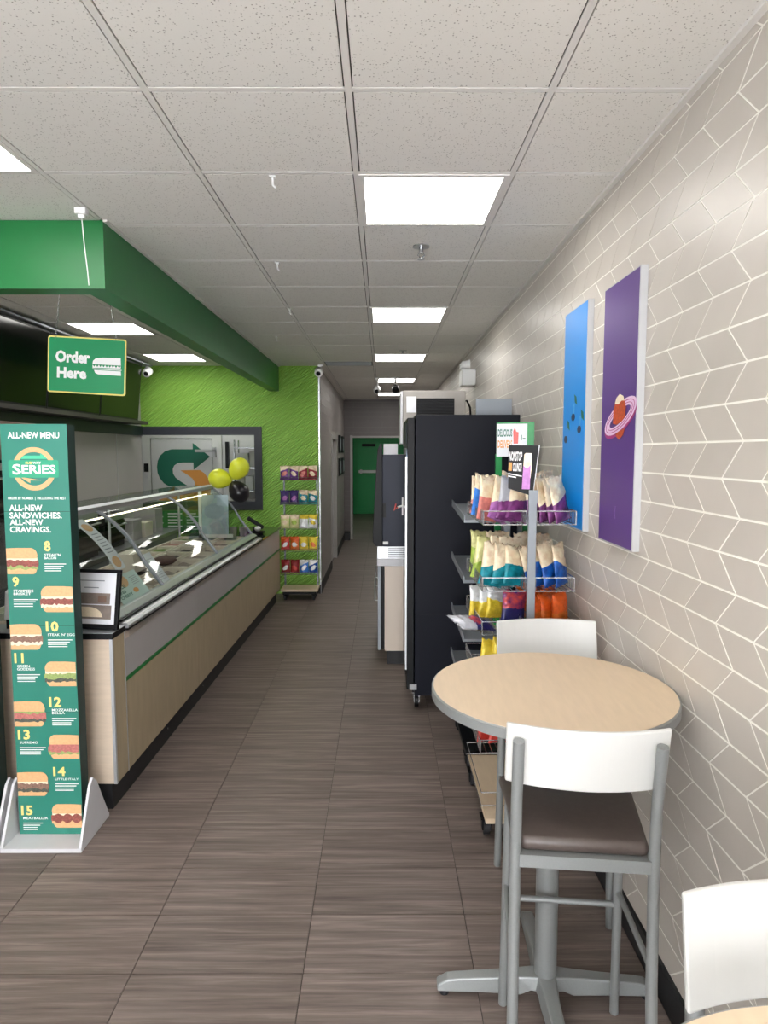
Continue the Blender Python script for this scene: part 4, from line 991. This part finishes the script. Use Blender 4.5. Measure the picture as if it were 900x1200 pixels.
pf = [(.0, 1.032), (-.055, 1.035), (-.08, 1.07), (-.082, 1.15), (-.065, 1.45), (-.05, 1.7), (-.04, 1.85), (-.02, 1.9), (.0, 1.9)]
MB().prism(pf, 5.71, 6.62, 'Y').build('curved_front', m_black, sm, bevel=.003)
MB().box(.0005, .03, 5.712, 5.7195, 1.28, 1.40).build('side_grip', m_black, sm, bevel=.002)
MB().box(.004, .05, 5.7165, 5.7195, 1.05, 1.075).build('sticker', m_printwhite, sm)
MB().box(.01, .13, 5.74, 6.2, 1.811, 1.90).build('top_box', m_offwhite, sm)
t = thing('tap_valve', 'small red and white tap fixed to the side of the drinks machine', 'tap', (.16, 5.7, 1.36))
MB().box(.165, .178, 5.705, 5.7185, 1.30, 1.45).build('plate', m_white, t); MB().tube([(.17, 5.70, 1.38), (.13, 5.68, 1.37)], .009).build('spout', m_white, t); MB().tube([(.13, 5.68, 1.37), (.10, 5.67, 1.345), (.115, 5.67, 1.40)], .006).build('lever', mat('red_lever', (200, 60, 50), .4), t)
im = thing('ice_machine', 'stainless ice machine with dark grille above the drinks machine', 'ice machine', (.42, 6.1, 1.9))
MB().box(.175, .705, 5.80, 6.5, 1.905, 2.35).build('body', mat('warm_steel_casing', (150, 145, 140), .45, .4, noise=.2, nscale=5), im, bevel=.006)
MB().box(.155, .174, 5.81, 6.45, 1.905, 2.345).build('front_panel', m_offwhite, im)
MB().box(.2, .3, 5.83, 5.9, 1.812, 1.904).build('foot', m_steel, im); MB().box(.6, .68, 5.83, 5.9, 1.812, 1.904).build('foot', m_steel, im)
MB().box(.29, .61, 5.794, 5.7995, 1.95, 2.285).build('grille_backing', m_black, im)
for k in range(13): MB().box(.295, .605, 5.786, 5.794, 1.955+.026*k, 1.967+.026*k).build('grille_slat', m_black, im)
MB().box(.205, .285, 5.7975, 5.7995, 2.165, 2.30).build('label_sheet', m_paper, im)
MB().tube([(.706, 6.0, 2.27), (.74, 6.0, 2.28), (.77, 6.0, 2.22), (.78, 6.0, 2.05), (.78, 6.0, 1.95)], .009).build('cable', m_black, im)

# ------------------------------------------------------------------ chip bags
def bag_mesh(name, w_, h, d, mats, split=.55, seed=0, oval=True):
    rnd = random.Random(seed); slant = rnd.uniform(-.38, .38); nu, nv = 12, 26; vs_ = []; fs = []; mi = []
    for s_ in (-1, 1):
        for j in range(nv+1):
            v = j/nv
            for i in range(nu+1):
                u = i/nu
                th = (max(0, math.sin(math.pi*min(1, v/.93)))**.36)*(max(0, math.sin(math.pi*u))**.5)
                x = (u-.5)*w_*(1-.10*math.sin(math.pi*v)); z = h*(v+slant*(u-.5)*math.sin(math.pi*v))
                cr = .003*math.sin(u*28+seed) if j in (0, nv) else 0
                if j == nv: x += rnd.uniform(-.004, .004); z += rnd.uniform(-.010, .006)
                wr_ = rnd.uniform(-.0045, .0045)+.003*math.sin(u*9+seed)*math.sin(v*11+seed*2) if 0 < i < nu and 0 < j < nv else 0
                vs_.append((x, s_*(d/2*th+wr_*.8)+cr+.001*s_, z+wr_*.5))
    N = (nu+1)*(nv+1)
    for s_ in (0, 1):
        for j in range(nv):
            for i in range(nu):
                a = s_*N+j*(nu+1)+i; f = (a, a+1, a+nu+2, a+nu+1)
                fs.append(f if s_ == 0 else f[::-1])
                u, v = (i+.5)/nu, (j+.5)/nv
                m_ = 0 if v > split else 1
                if oval and ((u-.5)/.3)**2+((v-.42)/.16)**2 < 1: m_ = 2
                mi.append(m_)
    for j in range(nv):
        for i_ in (0, nu):
            a = j*(nu+1)+i_; fs.append((a, a+nu+1, a+N+nu+1, a+N)); mi.append(0 if (j+.5)/nv > split else 1)
    for j in (0, nv):
        for i in range(nu):
            a = j*(nu+1)+i; fs.append((a, a+1, a+N+1, a+N)); mi.append(1 if j == 0 else 0)
    me = bpy.data.meshes.new(name); me.from_pydata(vs_, [], fs)
    for m_ in mats: me.materials.append(m_)
    for p, m_ in zip(me.polygons, mi): p.material_index = m_
    me.shade_smooth(); me.update(); return me
def foil(name, rgb, noise=.12, dark=None, ns=60): return mat('bag_'+name, rgb, .32, .15, noise=noise, nscale=ns, dark=dark)
b_cream = foil('cream', (232, 222, 194), .12, (212, 182, 150), 34); b_purple = foil('purple', (142, 70, 138), .3, (84, 32, 84), 26); b_lilac = foil('lilac', (176, 110, 180), .3)
b_red = foil('red', (206, 62, 52), .3); b_blue = foil('blue', (30, 104, 196), .2, (12, 56, 130), 26); b_teal = foil('teal', (20, 150, 168), .25, (0, 92, 104), 26); b_green = foil('lime', (164, 190, 74), .3)
b_pale = foil('pale_green', (216, 214, 150), .2); b_yel = foil('yellow', (236, 208, 60), .25); b_org = foil('orange', (222, 112, 36), .3); b_orange2 = foil('bright_orange', (226, 96, 32), .25)
b_dkblue = foil('dark_blue', (36, 38, 100), .25); b_dkred = foil('dark_red', (150, 26, 28), .35); b_white = foil('white', (222, 224, 224), .1); b_navy = foil('violet_navy', (56, 34, 104), .25)
b_pink = foil('pink_print', (214, 130, 120), .3); b_fblue = foil('sky_blue', (60, 130, 220), .3); b_silver = foil('silver', (180, 182, 190), .1); b_mix = foil('red_burst', (206, 74, 60), .5, (40, 40, 110), 40)
b_plum = foil('plum', (110, 60, 140), .4); b_mar = foil('maroon', (150, 40, 56), .35)
def bag(me, loc, rot, lab, group, cat='chip bag'):
    o = bpy.data.objects.new('chip_bag', me); COL.objects.link(o); o.location = loc; o.rotation_euler = rot
    o['label'] = lab; o['category'] = cat; o['group'] = group; return o

# near wire rack
rk = thing('snack_rack', 'grey wheeled wire snack rack full of chip bags behind the stools', 'display rack', (.68, 3.4, 0))
RX0, RX1, RY0, RY1 = .462, .885, 3.08, 3.66
for (x0, x1, y) in ((.664, .700, 3.06), (.664, .700, 3.68)):
    MB().box(x0, x1, y, y+.022, .13, 1.645).build('upright', m_greysteel, rk, bevel=.002)
MB().box(.672, .692, 3.083, 3.679, 1.50, 1.53).build('cross_bar', m_greysteel, rk); MB().box(.672, .692, 3.083, 3.679, .16, .2).build('cross_bar', m_greysteel, rk)
levels = [1.500, 1.192, .986, .72, .42]
def basket(z, xa, xb):
    b = MB()
    for zz in (z, z+.062):
        b.tube([(xa, RY0, zz), (xb, RY0, zz), (xb, RY1, zz), (xa, RY1, zz)], .0028, 6, closed=True)
    for (x, y) in ((xa, RY0), (xb, RY0), (xb, RY1), (xa, RY1)): b.tube([(x, y, z), (x, y, z+.062)], .0028, 6)
    fr_ = b.build('basket', m_chrome, rk)
    b = MB()
    for k in range(1, 7): b.tube([(xa+(xb-xa)*k/7, RY0, z), (xa+(xb-xa)*k/7, RY1, z)], .0018, 5)
    for k in range(1, 5): b.tube([(xa, RY0+(RY1-RY0)*k/5, z), (xb, RY0+(RY1-RY0)*k/5, z)], .0018, 5)
    for k in range(1, 22):
        y = RY0+(RY1-RY0)*k/22
        for x in (xa, xb): b.tube([(x, y, z), (x, y, z+.062)], .0015, 4)
    b.build('floor_wires', m_chrome, fr_)
for z in levels: basket(z, RX0, .660); basket(z, .704, RX1)
MB().box(RX0+.02, RX1, RY0-.06, RY1+.03, .105, .13).build('base_board', m_lam, rk, label='pale wooden base board')
MB().box(RX0+.06, RX1-.04, RY0, RY1-.02, .09, .1045).build('base_frame', m_black, rk)
for x in (.50, .85):
    for y in (3.12, 3.6): castor(rk, x, y, .034, m_rubber, m_black, .09)
b = MB()
for zz in (.15, .215): b.tube([(RX0+.01, RY0+.02, zz), (RX1, RY0+.02, zz), (RX1, RY1, zz), (RX0+.01, RY1, zz)], .003, 6, closed=True)
b.build('base_rail', m_chrome, rk)
# bags: (level, side, list of (mats, words))
def fill(z, xa, xb, kinds, y, h, tag_, lean=.10, twist=1.15, w_=.135, d=.036):
    n = len(kinds)
    for i, (ms, words) in enumerate(kinds):
        me = bag_mesh('chip_bag', w_, h*random.uniform(.95, 1.05), d, ms, .5, seed=int(z*100)+i*3+int(y*10), oval=False)
        x = xa+(xb-xa)*(i+.5)/n
        bag(me, (x, y+random.uniform(-.01, .01), z+.006), (random.uniform(-.20, .0), lean+random.uniform(-.09, .09), twist*.62+random.uniform(-.12, .12)), '%s, %s from left, %s' % (words, ordw(i), tag_), 'chip bags in the near rack')
pu = ([b_cream, b_purple, b_cream], 'cream and purple chip bag'); li = ([b_cream, b_lilac, b_cream], 'cream and lilac chip bag'); pk = ([b_cream, b_pink, b_cream], 'cream and pink chip bag'); sb_ = ([b_cream, b_fblue, b_cream], 'cream and sky blue chip bag')
te = ([b_cream, b_teal, b_cream], 'cream and teal chip bag'); gr = ([b_pale, b_green, b_pale], 'pale and lime green chip bag'); bl = ([b_cream, b_blue, b_cream], 'cream and blue chip bag')
wy = ([b_white, b_yel, b_white], 'white and yellow chip bag'); mx_ = ([b_mix, b_dkblue, b_red], 'dark blue chip bag with red print'); og = ([b_orange2, b_org, b_orange2], 'bright orange snack bag')
ye = ([b_yel, b_mix, b_yel], 'yellow chip bag with red print'); rd = ([b_red, b_red, b_white], 'bright red snack bag'); si = ([b_silver, b_purple, b_silver], 'silver and purple chip bag')
ta = {0: 'top basket', 1: 'second basket', 2: 'third basket', 3: 'fourth basket', 4: 'lowest basket'}
fill(1.500, .470, .655, [pk, li, si, pu], 3.20, .205, 'front of top left basket', .30, .95)
fill(1.500, .470, .655, [sb_, pu, li, pu], 3.38, .215, 'middle of top left basket', .2, .95)
fill(1.500, .475, .655, [pk, pu, pu], 3.56, .20, 'back of top left basket', .08, 1.0)
fill(1.500, .710, .880, [pu, pu, pu, pu], 3.20, .205, 'front of top right basket', -.10, 1.35)
fill(1.500, .710, .880, [pu, pu, pu], 3.42, .22, 'back of top right basket', -.08, 1.35)
fill(1.192, .480, .655, [te, te, te], 3.19, .20, 'front of second left basket', .30, .75)
fill(1.192, .470, .655, [gr, te, te], 3.36, .215, 'middle of second left basket', .12, .6)
fill(1.192, .475, .655, [gr, te], 3.55, .225, 'back of second left basket', .08, .5)
fill(1.192, .710, .880, [bl, bl, bl, bl], 3.20, .205, 'front of second right basket', -.14, 1.3)
fill(1.192, .710, .880, [bl, bl, bl], 3.42, .22, 'back of second right basket', -.1, 1.3)
fill(.986, .470, .60, [wy, wy, wy], 3.40, .175, 'back of third left basket', .10, .9)
fill(.986, .60, .655, [mx_], 3.22, .18, 'front of third left basket', .05, .5)
fill(.986, .710, .880, [og, og, og], 3.20, .175, 'front of third right basket', -.06, 1.1, .12, .06)
fill(.986, .710, .880, [og, og, og], 3.42, .18, 'back of third right basket', -.06, 1.1, .12, .06)
o = bag(bag_mesh('chip_bag', .14, .2, .045, [b_silver, b_dkblue, b_mix], .5, 5), (.50, 3.18, 1.0), (math.radians(80), .3, math.radians(-60)), 'silver and dark blue bag lying flat at the front left of the third basket', 'chip bags in the near rack'); o.location.z = 1.015
fill(.72, .48, .655, [ye, ye, rd], 3.2, .20, 'front of fourth left basket', .2, .6)
fill(.72, .71, .88, [ye, rd], 3.3, .2, 'front of fourth right basket', -.1, 1.0)
fill(.42, .48, .655, [rd, rd, rd], 3.2, .19, 'front of lowest left basket', .1, 1.0)
# small black advert on the rack
M_ = Matrix.Translation((.625, 3.055, 1.645)) @ Matrix.Rotation(math.radians(-6), 4, 'Z') @ Matrix.Rotation(math.radians(2), 4, 'Y')
t = thing('rack_sign', 'small black advert with white words clipped on top of the near rack', 'sign', (.63, 3.06, 1.65))
MB(M_).prism([(-.058, .02), (-.065, .215), (.068, .218), (.052, -.01)], -.003, .003, 'Y').build('board', m_black, t)
MB(M_).prism([(.0685, .22), (.072, .218), (.055, -.01), (.0525, -.01)], -.004, .004, 'Y').build('edge', m_paper, t)
mb = MB(M_); mb.text('NONSTOP', -.06, -.003, .145, .187, -.0036, 0, .03); mb.text('CRUNCH', -.042, -.003, .098, .138, -.0036, 0, .03)
mb.flat([(-.061, .085), (.0, .075), (.0, .080), (-.061, .09)], -.0032, 0); mb.flat([(-.061, .074), (-.025, .069), (-.025, .074), (-.061, .079)], -.0032, 0)
mb.flat([(-.061, .1), (-.046, .1), (-.046, .138), (-.061, .138)], -.0032, 1); mb.build('lettering', [m_printwhite, m_logoorange], t)
mb = MB(M_); mb.flat([(.004, .10), (.006, .175), (.012, .182), (.038, .182), (.042, .12), (.038, .07), (.006, .07)], -.0032, 0); mb.flat([(.003, .02), (.004, .125), (.022, .112), (.036, .13), (.038, .02)], -.0042, 1); mb.build('bag_print', [b_cream, b_lilac], t)
MB().box(.66, .70, 3.045, 3.0595, 1.60, 1.66).build('clip', m_greysteel, t)

# second, empty grey tray rack with green sign
tr = thing('tray_rack', 'empty grey tray rack with green posts beside the black fridge', 'display rack', (.68, 4.1, 0))
for z in (1.45, 1.11, .775, .47):
    MB().prism([(3.75, z-.01), (4.42, z+.03), (4.42, z+.045), (3.75, z+.005)], .46, .90, 'X').build('tray', m_greysteel, tr)
    MB().prism([(3.75, z-.01), (4.42, z+.03), (4.42, z+.07), (3.75, z+.03)], .455, .461, 'X').build('tray_lip', m_greysteel, tr)
for x in (.668, .835):
    MB().box(x, x+.035, 4.0, 4.03, .09, 1.82).build('upright', mat('green_post_paint', (20, 140, 70), .4), tr)
for x in (.715, .812): MB().box(x, x+.02, 4.035, 4.06, .09, 1.5).build('upright', m_greysteel, tr)
MB().box(.48, .88, 3.78, 4.40, .085, .115).build('base', m_black, tr)
for x in (.505, .84):
    for y in (3.82, 4.35): castor(tr, x, y, .034, m_rubber, m_black, .085)
M_ = Matrix.Translation((.76, 3.985, 1.90)) @ Matrix.Rotation(math.radians(-14), 4, 'Z')
t = thing('rack_sign', 'white and green board reading delicious above the tray rack', 'sign', (.76, 3.985, 1.82))
MB(M_).box(-.09, .085, -.012, .0, -.095, .095).build('board', m_paper, t); MB(M_).box(-.092, .125, .0005, .012, -.082, .104).build('green_back', mat('green_post_paint', (20, 140, 70), .4), t)
MB(M_).box(.086, .125, -.012, .0, -.082, .104).build('green_side', mat('green_post_paint', (20, 140, 70), .4), t)
mb = MB(M_); mb.text('DELICIOUS', -.083, .0, .02, .065, -.0128, 0, .03); mb.text('DELIVERS', -.083, .0, -.045, .0, -.0128, 1, .03)
mb.flat([(.008, -.02), (.005, .05), (.014, .075), (.022, .05), (.036, .045), (.034, -.02)], -.0125, 2); mb.flat([(.05, .0), (.055, .0), (.055, .03), (.05, .03)], -.0125, 0); mb.flat([(.06, .005), (.075, .005), (.075, .012), (.06, .012)], -.0125, 0)
mb.build('lettering', [m_logogreen, m_logoorange, b_red], t)

# far snack rack by the lime wall
fk = thing('snack_rack', 'narrow far snack rack of small bags against the lime wall', 'display rack', (-1.03, 8.42, 0))
FX0, FX1, FY0, FY1 = -1.255, -.80, 8.28, 8.56
for x in (FX0+.01, FX1-.03): MB().box(x, x+.02, 8.52, 8.55, .13, 1.66).build('upright', m_greysteel, fk)
fl_z = [1.49, 1.19, .89, .615, .325]
for z in fl_z:
    b = MB()
    for zz in (z, z+.03): b.tube([(FX0, FY0, zz), (FX1, FY0, zz), (FX1, FY1, zz), (FX0, FY1, zz)], .003, 5, closed=True)
    for k in range(1, 12): b.tube([(FX0+(FX1-FX0)*k/12, FY0, z), (FX0+(FX1-FX0)*k/12, FY1, z)], .0018, 4)
    b.build('wire_shelf', m_chrome, fk)
MB().box(FX0, FX1, FY0-.02, FY1, .115, .143).build('base_board', m_lam, fk); MB().box(FX0+.02, FX1-.02, FY0, FY1-.02, .08, .1145).build('base_frame', m_black, fk)
for x in (FX0+.05, FX1-.05):
    for y in (8.31, 8.5): castor(fk, x, y, .034, m_rubber, m_black, .08)
rows = [[([b_cream, b_plum, b_pink], 'plum bag with cream top'), ([b_cream, b_plum, b_cream], 'dusky plum bag with cream top'), ([b_cream, b_mar, b_pink], 'maroon bag with cream top'), ([b_cream, b_mar, b_cream], 'rosy red bag with cream top')],
        [([b_navy, b_navy, b_lilac], 'violet navy bag'), ([b_navy, b_navy, b_lilac], 'violet navy bag with pale print'), ([b_cream, b_teal, b_cream], 'teal bag with cream top'), ([b_cream, b_teal, b_white], 'sea green bag with cream top')],
        [([b_cream, b_pale, b_cream], 'pale green tub-like bag'), ([b_cream, b_pale, b_green], 'pale green bag with lime print'), ([b_yel, b_white, b_white], 'white bag with yellow top'), ([b_yel, b_white, b_yel], 'white and yellow bag')],
        [([b_orange2, b_red, b_white], 'orange red bag'), ([b_orange2, b_org, b_white], 'orange bag'), ([b_yel, b_yel, b_white], 'yellow bag'), ([b_yel, b_yel, b_org], 'golden yellow bag')],
        [([b_dkred, b_dkred, b_white], 'dark red bag'), ([b_dkred, b_dkred, b_red], 'deep red bag'), ([b_white, b_fblue, b_white], 'white and sky blue bag'), ([b_white, b_blue, b_white], 'white and deep blue bag')]]
rn = ['top shelf', 'second shelf', 'third shelf', 'fourth shelf', 'lowest shelf']
for r, row in enumerate(rows):
    for i, (ms, words) in enumerate(row):
        me = bag_mesh('chip_bag', .116, .172, .05, ms, .68, seed=r*5+i)
        bag(me, (FX0+.055+.1145*i, FY0+.05, fl_z[r]+.004), (-.10, 0, random.uniform(-.08, .08)), '%s, %s from left, %s of far rack' % (words, ordw(i), rn[r]), 'bags on the far snack rack')

# ------------------------------------------------------------------ table and stools
def table(x, y, rz, lab):
    t = thing('round_table', lab, 'table', (x, y, 0), rz, 'round pedestal tables')
    MB().lathe([(.383, 1.042), (.383, 1.0702)], seg=64).build('tabletop', m_lam, t, local=True)
    MB().lathe([(.3835, 1.036), (.389, 1.038), (.389, 1.066), (.3835, 1.0695)], seg=64).build('edge_band', m_silver, t, local=True, smooth=True)
    MB().lathe([(.037, .07), (.037, 1.0)], seg=24).build('column', m_silver, t, local=True, smooth=True)
    MB().box(-.2, .2, -.03, .03, 1.0, 1.0355).box(-.03, .03, -.2, .2, .998, 1.0345).build('top_bracket', m_black, t, local=True)
    for k in range(4):
        a = k*math.pi/2; M_ = Matrix.Rotation(a, 4, 'Z'); mb = MB(M_); n = 10; vs_ = []
        for i in range(n+1):
            u = i/n; r = .02+.345*u; w_ = .030-.004*u+(.012*(1-u)**6)
            zt = .085-.025*u if u < .85 else .085-.025*u-.02*((u-.85)/.15)**2; zb = .04 if u < .15 else (.022)
            zt = max(zt, zb+.012); vs_ += [(r, -w_, zb), (r, w_, zb), (r, w_*.75, zt), (r, -w_*.75, zt)]
        fs = [(4*i+q, 4*i+(q+1) % 4, 4*i+4+(q+1) % 4, 4*i+4+q) for i in range(n) for q in range(4)]+[(3, 2, 1, 0), (4*n, 4*n+1, 4*n+2, 4*n+3)]
        mb.add(vs_, fs); o = mb.build('foot', m_silver, t, local=True, bevel=.005)
        MB(M_).lathe([(.016, .0005), (.016, .0215)], (.34, 0, 0), 14).build('glide', m_rubber, o, local=True)
    return t
table(.55, 2.145, math.radians(-2), 'round pale wood bar table with grey rim between two stools')
table(.552, .488, math.radians(-2), 'round table at the bottom right corner, only its rim in view')

def stool():
    t = thing('bar_stool', '', 'stool', (0, 0, 0), 0, 'bar stools at the round tables')
    for s in (-1, 1):
        MB().tube([(s*.186, -.21, .001), (s*.184, -.175, .40), (s*.182, -.165, .74), (s*.182, -.175, .90), (s*.182, -.205, 1.078)], .0155, 14).build('leg', m_silver, t, local=True, smooth=True)
        MB().tube([(s*.180, .19, .001), (s*.176, .175, .40), (s*.172, .165, .72)], .0145, 12).build('leg', m_silver, t, local=True, smooth=True)
        MB().tube([(s*.178, .172, .43), (s*.188, -.172, .43)], .009, 10).build('stretcher', m_silver, t, local=True, smooth=True)
    MB().tube([(-.178, .176, .385), (.178, .176, .385)], .010, 10).build('stretcher', m_silver, t, local=True, smooth=True)
    MB().box(-.172, .172, -.180, -.150, .715, .75).box(-.172, .172, .150, .172, .722, .745).box(-.186, -.16, -.15, .15, .722, .745).box(.16, .186, -.15, .15, .722, .745).build('seat_frame', m_silver, t, local=True)
    mb = MB(); mb.prism([(-.170, -.165), (.170, -.165), (.205, .20), (-.205, .20)], .7505, .792, 'Z'); mb.build('seat', m_seat, t, local=True, bevel=.016).data.shade_smooth()
    # curved backrest
    n = 16; vs_ = []
    for i in range(n+1):
        u = i/n*2-1; x = .212*u; y = -.150-.045*(1-u*u); z0 = .938+.0*u; z1 = 1.115
        tl = -.022
        vs_ += [(x, y-.008+.012, z0), (x, y+.008+.012, z0), (x, y+.008+tl, z1), (x, y-.008+tl, z1)]
    fs = [(4*i+q, 4*i+(q+1) % 4, 4*i+4+(q+1) % 4, 4*i+4+q) for i in range(n) for q in range(4)]+[(3, 2, 1, 0), (4*n, 4*n+1, 4*n+2, 4*n+3)]
    mb = MB(); mb.add(vs_, fs); mb.build('backrest', m_whiteback, t, local=True, bevel=.005, smooth=False)
    return t
s1 = stool(); s1.location = (.560, 1.90, 0); s1.rotation_euler = (0, 0, math.radians(-6)); s1['label'] = 'nearest bar stool seen from behind, white backrest and brown seat'
dup(s1, (.697, 2.66, 0), math.radians(180), 'bar stool facing the viewer on the far side of the round table')
dup(s1, (.690, .860, 0), math.radians(177), 'bar stool cut off at the bottom right corner, white backrest only')
